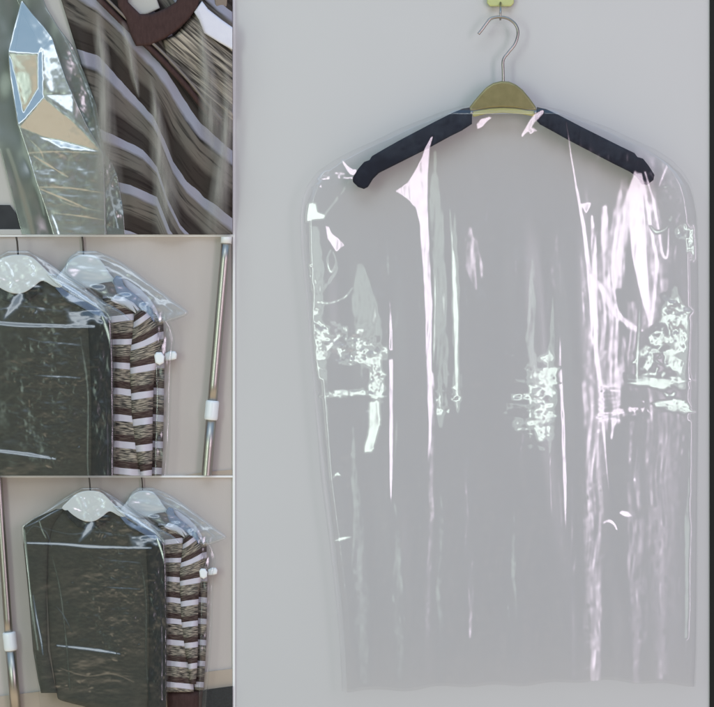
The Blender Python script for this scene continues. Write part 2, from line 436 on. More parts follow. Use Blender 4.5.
class Field:
    """surface relief of a film as a map of tilts: fx sideways, fz upward, M = how far it overrides the big shape; h = low relief"""
    def __init__(s, x0, x1, y0, y1, res=1.5):
        s.x0, s.y0, s.res = x0, y0, res
        s.nx, s.ny = int((x1 - x0) * res) + 1, int((y1 - y0) * res) + 1
        s.X, s.Y = np.meshgrid(x0 + np.arange(s.nx) / res, y0 + np.arange(s.ny) / res)
        s.h = np.zeros_like(s.X); s.fx = np.zeros_like(s.X); s.fz = np.zeros_like(s.X); s.M = np.zeros_like(s.X)
        s.cache = {}
        s.ragged = None
        if x0 < 150:      # left column normals leaned right, keeping the dim mint lamp's reflection off
            s.fx += 0.135; s.M += 1.0
    def T(s, L):
        if isinstance(L, tuple) and len(L) == 2: return L
        k = tuple(L)
        if k not in s.cache: s.cache[k] = tilt_to(s.X, s.Y, L)
        return s.cache[k]
    def paint(s, m, L, k=1.0):
        tx, tz = s.T(L)
        s.fx = s.fx * (1 - m) + tx * k * m
        s.fz = s.fz * (1 - m) + tz * k * m
        s.M = s.M + (1 - s.M) * m
    def ribbon(s, pts, L, soft=1.1, k=1.0, R=0):
        a = np.array(sorted(pts, key=lambda q: q[1]), dtype=float)
        ys = s.Y[:, 0]
        cx = np.interp(ys, a[:, 1], a[:, 0]); w = np.interp(ys, a[:, 1], a[:, 2])
        kk = np.hanning(int(7 * s.res) | 1); kk /= kk.sum(); pad = len(kk) // 2
        cx = np.convolve(np.pad(cx, pad, mode='edge'), kk, mode='valid'); w = np.convolve(np.pad(w, pad, mode='edge'), kk, mode='valid')
        ends = np.clip(np.minimum(ys - a[0, 1], a[-1, 1] - ys) / 3.0 + 0.3, 0, 1)
        d = np.abs(s.X - cx[:, None])
        if soft >= 2:
            if s.ragged is None: s.ragged = s.vn(6, 30, 5) * 1.6 + s.vn(3, 9, 6) * 0.9
            d = d + s.ragged * np.minimum(1, w[:, None] / 8)
        m = np.clip((w[:, None] * 0.5 + soft - d) / (2 * soft), 0, 1)
        m = m * m * (3 - 2 * m) * ends[:, None]
        s.paint(m, L, k)
    def path(s, pts, w, L, soft=0.6, k=1.0):
        """crease along any line, w = width or (w0, w1, ...)"""
        ws = np.interp(np.linspace(0, 1, 41), np.linspace(0, 1, len(w)), w) if hasattr(w, '__len__') else np.full(41, w)
        sp_ = spline([tuple(map(float, p)) for p in pts], 40)
        m = np.zeros_like(s.X)
        for q in range(40):
            (ax, ay), (bx, by) = sp_[q], sp_[q + 1]
            r = ws[q] / 2 + soft + 1
            i0 = max(0, int((min(ax, bx) - r - s.x0) * s.res)); i1 = min(s.nx, int((max(ax, bx) + r - s.x0) * s.res) + 2)
            j0 = max(0, int((min(ay, by) - r - s.y0) * s.res)); j1 = min(s.ny, int((max(ay, by) + r - s.y0) * s.res) + 2)
            if i1 <= i0 or j1 <= j0: continue
            X, Y = s.X[j0:j1, i0:i1], s.Y[j0:j1, i0:i1]
            L2 = (bx - ax) ** 2 + (by - ay) ** 2 + 1e-9
            t = np.clip(((X - ax) * (bx - ax) + (Y - ay) * (by - ay)) / L2, 0, 1)
            d = np.hypot(X - ax - t * (bx - ax), Y - ay - t * (by - ay))
            mm = np.clip((ws[q] / 2 + soft - d) / (2 * soft), 0, 1)
            m[j0:j1, i0:i1] = np.maximum(m[j0:j1, i0:i1], mm)
        s.paint(m, L, k)
    def poly(s, pts, L, soft=1.0, k=1.0, grad=None):
        """flat facet of the film; grad = (L2, x0, y0, x1, y1) bends it towards a second tilt"""
        ins = np.zeros(s.X.shape, bool); n = len(pts); dist = np.full(s.X.shape, 1e9)
        for i in range(n):
            (x1, y1), (x2, y2) = pts[i], pts[(i + 1) % n]
            c = ((y1 > s.Y) != (y2 > s.Y)) & (s.X < (x2 - x1) * (s.Y - y1) / (y2 - y1 + 1e-12) + x1)
            ins ^= c
            L2 = (x2 - x1) ** 2 + (y2 - y1) ** 2 + 1e-9
            t = np.clip(((s.X - x1) * (x2 - x1) + (s.Y - y1) * (y2 - y1)) / L2, 0, 1)
            dist = np.minimum(dist, np.hypot(s.X - x1 - t * (x2 - x1), s.Y - y1 - t * (y2 - y1)))
        sd = np.where(ins, dist, -dist)
        m = np.clip((sd + soft) / (2 * soft), 0, 1)
        if grad:
            g = grad; q = np.clip(((s.X - g[1]) * (g[3] - g[1]) + (s.Y - g[2]) * (g[4] - g[2])) / ((g[3] - g[1]) ** 2 + (g[4] - g[2]) ** 2), 0, 1)
            a_, b_ = s.T(L), s.T(g[0])
            s.paint(m, (a_[0] * (1 - q) + b_[0] * q, a_[1] * (1 - q) + b_[1] * q), k)
        else: s.paint(m, L, k)
    def noise(s, cx, cy, rx, ry, cw, ch, sx, sz, seed=0, soft=0.4, box=False, L=None, k=1.0, cover=1.0, octaves=3, ridged=False):
        """rumpled patch leaning to lamp L; creases cw x ch in size, typical tilts sx, sz"""
        e = np.maximum(np.abs((s.X - cx) / rx), np.abs((s.Y - cy) / ry)) if box else np.sqrt(((s.X - cx) / rx) ** 2 + ((s.Y - cy) / ry) ** 2)
        rag = s.vn(9, 7, seed + 3) * 0.35
        m = np.clip((1 + rag - e) / soft, 0, 1)
        if L is not None:
            c = np.clip((s.vn(cw * 1.6, ch * 1.6, seed + 40) + 2 * cover - 1) * 4, 0, 1) * m
            s.paint(c, L, k)
            m = m * (0.25 + 0.75 * c)
        H = np.zeros_like(s.X)
        for o in range(octaves):
            f = 1.9 ** o
            v = s.vn(cw / f, ch / f, seed + 11 * o)
            if ridged: v = 1 - 2 * np.abs(v)
            H += v / f
        gy, gx = np.gradient(H)
        gx = gx / (gx.std() + 1e-9); gy = gy / (gy.std() + 1e-9)
        s.fx += np.clip(gx, -3, 3) * sx * m
        s.fz += np.clip(gy, -3, 3) * sz * m
    def shards(s, cx, cy, rx, ry, n, size, L, seed=0, flat=0.5, k=1.0, ang=0.0, spread=1.2):
        '''irregular glinting splinters of crumpled film; flat < 1 makes them lie along ang'''
        rng = np.random.default_rng(seed + 500)
        for _ in range(n):
            r = math.sqrt(rng.random()); th = rng.uniform(0, 6.283)
            x, y = cx + rx * r * math.cos(th), cy + ry * r * math.sin(th)
            q = size * rng.uniform(0.4, 1.5); a = ang + rng.normal(0, spread)
            m = rng.integers(3, 6)
            ths = np.sort(rng.uniform(0, 6.283, m))
            if np.max(np.diff(np.append(ths, ths[0] + 6.283))) > 3.6: continue
            pts = []
            for t in ths:
                u, v = q * math.cos(t) * rng.uniform(.6, 1.2), q * flat * math.sin(t) * rng.uniform(.6, 1.2)
                pts.append((x + u * math.cos(a) - v * math.sin(a), y + u * math.sin(a) + v * math.cos(a)))
            i0, i1 = int((x - 2 * q - 3 - s.x0) * s.res), int((x + 2 * q + 3 - s.x0) * s.res)
            j0, j1 = int((y - 2 * q - 3 - s.y0) * s.res), int((y + 2 * q + 3 - s.y0) * s.res)
            i0, j0, i1, j1 = max(0, i0), max(0, j0), min(s.nx, i1), min(s.ny, j1)
            if i1 <= i0 or j1 <= j0: continue
            X, Y = s.X[j0:j1, i0:i1], s.Y[j0:j1, i0:i1]
            sd = np.full(X.shape, 1e9); P_ = pts
            area = sum(P_[i][0] * P_[(i + 1) % m][1] - P_[(i + 1) % m][0] * P_[i][1] for i in range(m))
            for i in range(m):
                (x1, y1), (x2, y2) = P_[i], P_[(i + 1) % m]
                e = ((x2 - x1) * (Y - y1) - (y2 - y1) * (X - x1)) / (math.hypot(x2 - x1, y2 - y1) + 1e-6)
                sd = np.minimum(sd, e if area > 0 else -e)
            mk = np.clip((sd + 0.4) / 0.8, 0, 1)
            tx, tz = s.T(L)
            if hasattr(tx, 'shape'): tx, tz = tx[j0:j1, i0:i1], tz[j0:j1, i0:i1]
            tx = tx * k + rng.normal(0, 0.022); tz = tz * k + rng.normal(0, 0.06)
            s.fx[j0:j1, i0:i1] = s.fx[j0:j1, i0:i1] * (1 - mk) + tx * mk
            s.fz[j0:j1, i0:i1] = s.fz[j0:j1, i0:i1] * (1 - mk) + tz * mk
            s.M[j0:j1, i0:i1] += (1 - s.M[j0:j1, i0:i1]) * mk
    def waves(s, amp, lx, ly, seed=0, n=10):
        rng = np.random.default_rng(seed + 5)
        for _ in range(n):
            fx = rng.uniform(0.5, 1.5) / lx * (1 if rng.random() < .5 else -1); fy = rng.uniform(-1, 1) / ly
            s.h += amp / math.sqrt(n) * np.sin(2 * math.pi * (fx * s.X + fy * s.Y) + rng.uniform(0, 6.28))
    def vn(s, cw, ch, seed):
        rng = np.random.default_rng(int(seed) + 77)
        wx = s.X - s.x0 + 2.0 * np.sin(s.Y / 17.0 + seed); wy = s.Y - s.y0 + 2.0 * np.sin(s.X / 23.0 + seed * 1.7)
        u, v = (wx + 3) / cw, (wy + 3) / ch
        g = rng.uniform(-1, 1, (int(v.max()) + 3, int(u.max()) + 3))
        i, j = u.astype(int), v.astype(int); a, b = u - i, v - j
        a = a * a * (3 - 2 * a); b = b * b * (3 - 2 * b)
        return (g[j, i] * (1 - a) + g[j, i + 1] * a) * (1 - b) + (g[j + 1, i] * (1 - a) + g[j + 1, i + 1] * a) * b
    def blur(s, r, what=('fx', 'fz', 'M')):
        n = max(2, int(r * s.res * 3))
        k = np.exp(-0.5 * (np.arange(-n, n + 1) / (r * s.res)) ** 2); k /= k.sum()
        for w in what:
            h = np.pad(getattr(s, w), n, mode='edge')
            h = sum(k[i] * h[:, i:i + h.shape[1] - 2 * n] for i in range(2 * n + 1))
            setattr(s, w, sum(k[i] * h[i:i + h.shape[0] - 2 * n, :] for i in range(2 * n + 1)))
    def get(s, X, Y, what='h'):
        fx = np.clip((X - s.x0) * s.res, 0, s.nx - 1.001); fy = np.clip((Y - s.y0) * s.res, 0, s.ny - 1.001)
        i, j = fx.astype(int), fy.astype(int); a, b = fx - i, fy - j
        h = getattr(s, what)
        return (h[j, i] * (1 - a) * (1 - b) + h[j, i + 1] * a * (1 - b) + h[j + 1, i] * (1 - a) * b + h[j + 1, i + 1] * a * b)

def apply_tilts(me, F):
    """fine creases as surface normals on top of the sheet's real shape"""
    n = len(me.loops)
    uv = np.zeros(n * 2, dtype=np.float32); me.uv_layers[0].data.foreach_get('uv', uv); uv = uv.reshape(-1, 2).astype(float)
    X, Y = uv[:, 0] * 100, -uv[:, 1] * 100
    cn = np.zeros(n * 3, dtype=np.float32); me.corner_normals.foreach_get('vector', cn); cn = cn.reshape(-1, 3).astype(float)
    sg = np.where(cn[:, 1] > 0, -1.0, 1.0)
    c = cn * sg[:, None]
    ny = np.maximum(-c[:, 1], 0.12)
    gx, gz = c[:, 0] / ny, c[:, 2] / ny
    M, fx, fz = F.get(X, Y, 'M'), F.get(X, Y, 'fx'), F.get(X, Y, 'fz')
    face = np.clip((ny - 0.35) / 0.35, 0, 1)
    M, fx, fz = M * face, fx * face, fz * face
    o = np.stack([gx * (1 - M) + fx, -np.ones(n), gz * (1 - M) + fz], -1)
    o /= np.linalg.norm(o, axis=1, keepdims=True)
    o *= sg[:, None]
    me.normals_split_custom_set([tuple(q) for q in o.tolist()])

def sheet(name, rows, F, mat, parent, y0=-0.03, edge=0.02, edgew=12.0, nu=300, step=1.0, T=ident, box=None, base=None, bottom=None):
    """film sheet between left and right outline, rounding back to the rear near its edge"""
    ya, yb = rows[0][0], rows[-1][0]
    nv = int((yb - ya) / step) + 1
    vs = np.linspace(ya, yb, nv)
    xl, xr = interp_rows(rows, vs)
    k = np.hanning(9); k /= k.sum()
    sm = lambda a: np.convolve(np.pad(a, 4, mode='edge'), k, mode='valid')
    xl, xr = sm(xl), sm(xr)
    u = np.linspace(0, 1, nu)
    PX = xl[:, None] + (xr - xl)[:, None] * u[None, :]
    PY = np.repeat(vs[:, None], nu, 1)
    if bottom is not None:
        sh = np.clip((PY - (yb - 40)) / 40, 0, 1)
        PY = PY + sh * bottom(PX)
    h = F.get(PX, PY) if F else np.zeros_like(PX)
    de = np.minimum(PX - xl[:, None], xr[:, None] - PX)
    dt = np.maximum(0, PY - ya)
    de = np.minimum(de, dt * 1.2 + 1.0)
    q = np.clip(de / edgew, 0, 1)
    round_ = np.sqrt(np.clip(1 - (1 - q) ** 2, 0, 1))
    yy = y0 + edge * (1 - round_) - h * (0.15 + 0.85 * q)
    if base is not None: yy = yy - base(PX, PY)
    yy = np.minimum(yy, -0.0012)
    f = (CAMD + yy) / CAMD
    if T is ident: TX, TY = PX, PY
    else: TX, TY = T(PX, PY)
    co = np.stack([(TX - W_ / 2) * K * f, yy, Z0 + (H_ / 2 - TY) * K * f], -1).reshape(-1, 3)
    idx = np.arange(nv * nu).reshape(nv, nu)
    fc = np.stack([idx[:-1, :-1], idx[1:, :-1], idx[1:, 1:], idx[:-1, 1:]], -1).reshape(-1, 4)
    me = bpy.data.meshes.new(name)
    me.vertices.add(len(co)); me.vertices.foreach_set('co', co.ravel())
    me.loops.add(fc.size); me.loops.foreach_set('vertex_index', fc.ravel().astype(np.int32))
    me.polygons.add(len(fc)); me.polygons.foreach_set('loop_start', np.arange(0, fc.size, 4, dtype=np.int32))
    me.update(calc_edges=True); me.validate()
    set_uv(me, np.stack([PX.ravel() / 100, -PY.ravel() / 100], -1))
    cut(me, box)
    me.polygons.foreach_set('use_smooth', [True] * len(me.polygons))
    o = link(name, me, mat, parent)
    if F is not None: apply_tilts(me, F)
    return o

# ------------------------------------------------------------------ setting: display board, bays, dividers
def panel(name, x0, y0, x1, y1, mat, label, yf=0.0, yb=0.02):
    o = slab(name, [(x0, y0), (x1, y0), (x1, y1), (x0, y1)], mat, None, yf, yb, 0.0, smooth=False)
    return tag(o, label, 'wall', kind='structure')

panel('wall', 235.2, -90, 709.6, 800, M['plaster'], 'plain pale grey plaster wall behind the big clear garment cover')

fr = thing('divider_frame', P(234, 353, 0), 'thin white divider strips between the left column and the big panel', 'frame')
slab('strip', [(232.6, -90), (235.2, -90), (235.2, 800), (232.6, 800)], M['batten'], fr, -0.004, 0.02, 0.0004)
slab('strip', [(-80, 234.4), (232.6, 234.4), (232.6, 236.8), (-80, 236.8)], M['batten'], fr, -0.004, 0.02, 0.0004)
slab('strip', [(-80, 475.6), (232.6, 475.6), (232.6, 477.6), (-80, 477.6)], M['batten'], fr, -0.004, 0.02, 0.0004)
de = slab('edge_board', [(709.6, -90), (790, -90), (790, 800), (709.6, 800)], M['dark_edge'], None, -0.003, 0.02, 0.0004)
tag(de, 'narrow charcoal board running up the right edge beside the pale wall', 'board')

# ------------------------------------------------------------------ the big bay: wall hook, hanger, clear cover
HY = -0.026
wh = thing('wall_hook', P(500, 2, 0), 'lime green plastic wall hook at the top with a steel pin', 'hook')
slab('hook_plate', [(487, -12), (514, -12), (514, 3), (511, 6.5), (490, 6.5), (487, 3)], M['lime'], wh, -0.012, 0.0, 0.003)
tube('pin', [P(500.5, 2, -0.010), P(500.5, 10, HY), P(500.3, 15, HY - 0.001), P(500.3, 18.6, HY + 0.001), P(500.3, 19.5, HY + 0.005)], 0.0016, M['steel'], wh)

hg = thing('coat_hanger', P(503, 115, HY), 'coat hanger with navy padded arms, olive centre and open steel hook', 'hanger')
hook = spline([(503.5, 86), (503.2, 72), (503.3, 60), (508, 53), (515, 44), (518, 33), (515.5, 24.5), (508, 18.6), (499, 17.0), (491, 18.6), (486.5, 23.5), (482.5, 29), (478.5, 34)], 90)
tube('hook', [P(x, y, HY) for x, y in hook], 0.0022, M['steel'], hg, seg=14)
larm = [(472, 107), (463, 108.5), (452, 113), (436, 121), (418, 130.5), (400, 140), (384, 149), (372, 156), (369.5, 160), (364, 162), (358, 169), (352.5, 178), (353, 182),
        (358, 187), (364, 189), (368, 187), (373, 179), (379, 173), (390, 167.5), (408, 158.5), (428, 148.5), (448, 137.5), (462, 130.5), (472, 124)]
slab('arm', larm, M['navy'], hg, HY - 0.010, HY + 0.010, 0.0045, seg=4)
rarm = [(537, 107), (546, 109), (560, 115.5), (580, 126), (600, 136), (620, 146), (634.5, 153), (637.5, 157), (643, 158.5), (649, 166), (654.5, 175), (653.5, 180),
        (647, 185), (641.5, 184), (637, 177), (630, 172), (612, 163), (590, 151.5), (570, 141), (552, 131), (540, 124.5), (535, 119)]
slab('arm', rarm, M['navy'], hg, HY - 0.010, HY + 0.010, 0.0045, seg=4)
dome = [(469.5, 107), (474, 101), (480, 94), (486, 87.5), (493, 83), (501, 81), (509, 81.5), (516, 84.5), (523, 90), (530, 98.5), (536, 107), (536.5, 110.5),
        (528, 110), (516, 108), (503, 107.3), (490, 108), (478, 110), (470.5, 111.5)]
slab('centre_block', dome, M['olive'], hg, HY - 0.0125, HY + 0.010, 0.004, seg=4)
lip = [(471, 111.9), (478, 110.4), (490, 108.4), (503, 107.7), (516, 108.4), (528, 110.4), (536, 110.9), (534, 116.5), (522, 114.2), (503, 112.8), (486, 114), (473.5, 117)]
slab('lower_lip', lip, M['olive_lip'], hg, HY - 0.011, HY + 0.010, 0.002)
for cx_ in (471.5, 535.5):
    tube('rivet', [P(cx_, 112.5, HY - 0.010), P(cx_, 112.5, HY - 0.0135)], 0.0022, M['steel'], hg, seg=12)

bag = thing('garment_cover', P(503, 695, -0.02), 'big clear shiny plastic garment cover hanging over the navy hanger', 'garment bag')
F = Field(290, 712, 90, 706, 1.6)
hang = np.clip((F.Y - 150) / 200, 0, 1)
for cx0, wd, am in ((330, 13, 2.5), (424, 8, 3.4), (409, 16, 2.6), (500, 26, 2.2), (580, 9, 3.2), (606, 11, -3.0), (640, 24, 2.8), (365, 20, -2.0), (548, 18, 2.0), (457, 14, -2.0)):
    cxx = cx0 + 3 * np.sin(F.Y / 90 + cx0)
    F.h += 0.0005 * am * hang * np.exp(-((F.X - cxx) / wd) ** 2)
F.h += 0.006 * np.exp(-((F.Y - (112 + np.abs(F.X - 503) * 0.47)) / 60) ** 2) + 0.004 * np.clip((F.Y - 100) / 60, 0, 1)
F.blur(3, ('h',))
pk, gr, dp, dg = L_PINK, L_GREEN, L_ROSE_DIM, L_MINT_DIM
R_ = F.ribbon
# broad dim veils and long soft folds running down to the hem
for args in (((434, 150, 4), (437, 240, 20), (438, 330, 22), (440, 400, 16), (442, 430, 4)),
             ((455, 200, 2), (455, 300, 9), (457, 390, 9), (458, 415, 3)),
             ((360, 262, 6), (364, 300, 24), (368, 335, 30), (372, 370, 18)),
             ((532, 255, 2), (532, 300, 7), (531, 340, 10), (535, 390, 10), (538, 440, 6)),
             ((553, 290, 1), (553, 350, 8), (552, 420, 9), (550, 455, 3)),
             ((676, 285, 6), (678, 320, 20), (680, 350, 22), (682, 390, 10)),
             ((314, 225, 8), (318, 270, 12), (318, 320, 12), (322, 380, 8)),
             ((690, 420, 3), (688, 520, 7), (686, 640, 5))):
    R_(list(args), dg, soft=2.5)
for args in (((434, 420, 4), (440, 520, 9), (440, 620, 10), (442, 690, 6)), ((352, 420, 3), (358, 520, 14), (362, 620, 18), (364, 686, 10)),
             ((396, 500, 3), (398, 580, 10), (400, 680, 8)), ((510, 470, 4), (512, 560, 14), (514, 660, 10))):
    R_(list(args), dg, soft=4, k=0.62)
for args in (((604, 205, 6), (604, 260, 16), (608, 320, 26), (612, 370, 28), (611, 410, 20), (610, 440, 6)),
             ((630, 300, 10), (634, 345, 16), (632, 392, 8)),
             ((470, 225, 4), (470, 245, 16), (474, 268, 20), (476, 292, 4)),
             ((592, 420, 8), (594, 500, 10), (596, 600, 10), (597, 690, 8)),
             ((424, 230, 10), (429, 300, 11), (431, 380, 9), (432, 450, 6), (434, 520, 3)),
             ((646, 180, 12), (652, 230, 24), (652, 290, 22), (648, 330, 10)),
             ((626, 175, 8), (620, 230, 24), (612, 290, 22))):
    R_(list(args), dp, soft=2.5)
for args in (((570, 440, 4), (572, 540, 8), (574, 680, 6)), ((630, 420, 4), (634, 520, 16), (636, 620, 14), (636, 685, 8)), ((660, 430, 4), (662, 560, 10), (662, 680, 8)), ((466, 420, 3), (468, 520, 10), (470, 640, 8))):
    R_(list(args), dp, soft=4, k=0.72)
# wavering lengthwise creases all over, so that no fold is ruled
F.noise(500, 380, 230, 330, 9, 110, 0.012, 0.012, seed=101, octaves=2)
F.noise(500, 260, 220, 170, 26, 34, 0.018, 0.022, seed=102, octaves=2)
# bright rose pleats
R_([(433, 135, 2), (428, 146, 5), (425, 160, 9), (420, 175, 16), (417, 184, 22), (411, 191, 34), (417, 198, 22), (422, 208, 13), (424, 222, 10), (426, 260, 8), (428, 300, 7), (429, 350, 5), (430, 400, 4), (431, 455, 1)], pk)
R_([(389, 283, .5), (390, 310, 3), (391, 350, 5), (391, 430, 5), (391, 480, 4), (391, 508, .5)], pk)
R_([(566, 120, .6), (571, 155, 1.5), (577, 190, 3), (584, 230, 4), (589, 270, 5), (593, 320, 5), (598, 370, 4), (602, 410, 3), (607, 470, 1.5), (610, 500, .5)], pk, soft=0.6)
R_([(592, 214, 3), (594, 250, 6), (595, 300, 5), (597, 330, 2)], pk)
R_([(636, 170, 3), (632, 190, 8), (625, 215, 13), (618, 250, 13), (612, 285, 9), (608, 305, 3)], pk, soft=1.5, k=0.90)
R_([(638, 172, 3), (638, 190, 11), (637, 220, 16), (639, 255, 15), (644, 290, 10), (649, 315, 5), (652, 332, 2)], pk)
F.path([(641, 174), (647, 205), (653, 240), (657, 262), (655, 290), (652, 315), (648, 336)], (2, 3, 3, 4, 3, 3, 2.5), pk)
F.path([(645, 172), (653, 200), (659, 232), (662, 252), (666, 258), (668, 250), (668.5, 228)], (1.5, 2, 2, 2.5, 2.5, 1.8, 1), pk)
F.path([(650, 226), (656, 232), (664, 230), (668, 226)], (1, 3, 2, 1), gr)
F.path([(598, 282), (606, 296), (616, 312), (628, 324), (642, 332), (652, 337)], (3, 6, 7, 6, 4, 3), pk, soft=1.2, k=0.93)
F.path([(608, 318), (618, 330), (626, 345), (630, 365), (632, 380)], (3, 6, 6, 4, 2), dp, soft=2)
R_([(559, 318, .5), (561, 370, 2), (563, 420, 3.2), (565, 480, 3.5), (565.5, 532, .5)], pk, soft=0.6)
R_([(550, 455, .5), (551, 500, 1.5), (552, 520, .5)], pk)
F.poly([(580, 204), (592, 202), (590, 208), (586, 213), (584, 210)], pk, 0.5)
F.poly([(325, 225), (329, 226), (332, 233), (343, 242), (345, 246), (336, 252), (333, 248), (327, 238)], pk, 0.7)
F.path([(341, 158), (346, 166), (352, 172), (356, 170)], (2, 4, 7, 2), pk)
F.path([(315, 178), (324, 179), (338, 178), (352, 178)], (3, 2, 2, 3), pk)
F.poly([(476, 124), (480, 119), (490, 116), (492, 118), (487, 122), (483, 127), (477, 130)], pk, 0.7)
F.poly([(543, 108), (545, 112), (536, 122), (528, 132), (522, 138), (521, 135), (527, 124), (534, 114)], pk, 0.7)
F.poly([(528, 130), (534, 127), (538, 131), (530, 134)], pk, 0.6)
R_([(697, 322, .5), (696.5, 345, 2.5), (696, 380, 2.5), (695, 400, .5)], pk)
F.poly([(618, 513), (622, 510), (628, 512), (632, 516), (625, 517)], pk, 0.6)
F.path([(603, 523), (609, 521), (614, 524), (617, 530)], (1, 4, 3, 2), pk)
F.path([(667, 166), (663, 176), (659, 186)], (1.5, 1.8, 1), pk)
F.path([(643, 139), (652, 142), (660, 147)], (1, 2.5, 1), pk)
F.path([(478, 545), (485, 542), (492, 543)], (1, 1.4, 1), dp)
# bright mint pleats
F.poly([(304, 206), (309, 202), (316, 203), (318, 212), (326, 215), (324, 219), (314, 220), (304, 224), (302, 216)], gr, 0.8)
F.path([(309, 186), (313, 188), (317, 184)], (1.5, 3, 1), gr)
F.path([(350, 180), (340, 195), (326, 213)], (1, 3, 3), dg, soft=1.5)
R_([(449, 200, .5), (452, 240, 2), (454, 280, 3.5), (456, 320, 5), (457, 370, 4.5), (457, 412, 1)], gr)
R_([(435, 255, .5), (435, 300, 2.5), (434, 345, 3), (433, 372, .5)], gr)
F.poly([(368, 402), (380, 400), (381, 420), (376, 440), (372, 452), (364, 453), (364, 446), (369, 430)], gr, 1.0)
R_([(531, 345, .5), (531, 380, 2.5), (530, 420, 2.5), (530, 440, .5)], gr)
F.path([(338, 262), (336, 272), (326, 286), (317, 302)], (2, 4, 3, 2), dg)
F.path([(317, 302), (330, 303), (345, 297), (352, 288)], (2, 2, 2, 1), gr, k=0.95)
F.path([(331, 250), (327, 260), (331, 272), (336, 262), (333, 252)], (1, 1.5, 2, 1.5, 1), gr)
F.path([(334, 541), (341, 539), (350, 537)], (2, 4, 2), gr)
F.path([(333, 478), (337, 474), (341, 476)], (1, 3, 1), gr)
R_([(640, 300, .5), (639, 330, 2.5), (637, 360, 3), (637, 385, 2)], gr)
R_([(673, 262, .5), (675, 290, 1.2), (676, 310, .5)], dg)
# crumpled zones that were folded in the packet
fn = F.noise
fn(322, 338, 17, 32, 10, 7, 0.07, 0.12, seed=1, L=gr, cover=0.72)
fn(352, 345, 38, 22, 12, 7, 0.10, 0.12, seed=2, L=dg, cover=0.7)
fn(360, 352, 28, 14, 9, 5, 0.08, 0.12, seed=22, L=gr, cover=0.5)
fn(350, 394, 36, 6, 22, 3.2, 0.035, 0.10, seed=3, L=gr, cover=0.65, box=True, k=0.93)
fn(376, 380, 9, 26, 7, 6, 0.06, 0.12, seed=4, L=gr, cover=0.8)
fn(446, 395, 16, 22, 7, 4, 0.12, 0.12, seed=5, L=gr, cover=0.4)
fn(545, 398, 13, 50, 11, 4.0, 0.045, 0.09, seed=6, L=gr, cover=0.85)
fn(530, 405, 20, 44, 14, 4.0, 0.06, 0.12, seed=16, L=gr, cover=0.35)
fn(522, 395, 24, 60, 22, 4.0, 0.05, 0.10, seed=26, L=dg, cover=0.35)
fn(676, 320, 20, 32, 9, 9, 0.07, 0.10, seed=7, L=gr, cover=0.72)
fn(662, 352, 26, 26, 8, 9, 0.06, 0.10, seed=27, L=gr, cover=0.72)
fn(658, 381, 34, 8, 34, 3.6, 0.035, 0.09, seed=8, L=gr, cover=0.88, box=True)
fn(676, 407, 20, 7, 18, 4, 0.05, 0.09, seed=9, L=gr, cover=0.85, box=True)
fn(638, 407, 12, 9, 8, 3.4, 0.10, 0.10, seed=10, L=pk, cover=0.5)
fn(610, 404, 16, 24, 30, 2.6, 0.05, 0.10, seed=11, L=pk, k=0.95, cover=0.5, box=True)
fn(692, 243, 8, 26, 5, 7, 0.08, 0.10, seed=12, L=gr, cover=0.65)
fn(680, 225, 14, 20, 8, 9, 0.10, 0.10, seed=42, L=dg, cover=0.5)
fn(328, 172, 26, 20, 10, 6, 0.09, 0.12, seed=13, L=dp, cover=0.35)
fn(316, 285, 12, 30, 7, 7, 0.10, 0.12, seed=14, L=gr, cover=0.35)
fn(660, 185, 26, 40, 14, 12, 0.06, 0.08, seed=15, L=dp, cover=0.16)
fn(344, 460, 10, 40, 8, 9, 0.10, 0.12, seed=18, L=dg, cover=0.06)
sh = F.shards
sh(668, 350, 20, 46, 67, 5.9, gr, 1, .6)
sh(650, 362, 16, 20, 22, 5.2, gr, 2, .6)
sh(660, 381, 30, 4, 31, 10.4, gr, 3, .22, spread=.12)
sh(662, 375, 26, 2, 9, 10.4, gr, 33, .15, spread=.08)
sh(676, 405, 17, 4, 22, 9.1, gr, 4, .28, spread=.15)
sh(680, 410, 14, 2, 7, 9.1, gr, 34, .15, spread=.1)
sh(693, 243, 6, 24, 19, 3.9, gr, 5, .6)
sh(545, 400, 9, 46, 45, 7.2, gr, 6, .30, spread=.25)
sh(535, 410, 18, 38, 25, 6.5, gr, 7, .22, spread=.3)
sh(549, 380, 5, 24, 12, 7.8, gr, 77, .6)
sh(318, 345, 13, 26, 25, 5.2, gr, 8, .6)
sh(350, 350, 30, 16, 30, 5.2, gr, 9, .4, ang=-.3)
sh(350, 395, 34, 4, 27, 9.1, gr, 10, .22, spread=.12)
sh(375, 380, 8, 22, 18, 4.5, gr, 11, .6)
sh(372, 425, 6, 24, 12, 6.5, gr, 12, .6, ang=1.4, spread=.3)
sh(446, 398, 15, 16, 19, 3.4, gr, 13, .5)
sh(640, 408, 12, 8, 12, 4.2, pk, 14, .5)
sh(610, 404, 14, 20, 19, 6.5, pk, 15, .16, spread=.12)
sh(322, 180, 14, 10, 6, 3.4, pk, 16, .5)
sh(345, 500, 8, 60, 6, 2.6, gr, 17, .5)
sh(622, 470, 20, 50, 6, 2.1, pk, 18, .5)
sh(672, 200, 14, 30, 6, 2.9, gr, 19, .4)
sh(318, 280, 9, 24, 10, 3.9, gr, 20, .4)
F.noise(500, 380, 230, 340, 4.5, 60, 0.026, 0.020, seed=201, octaves=2)
F.noise(500, 380, 230, 340, 15, 13, 0.012, 0.022, seed=202, octaves=3)
F.blur(0.45)

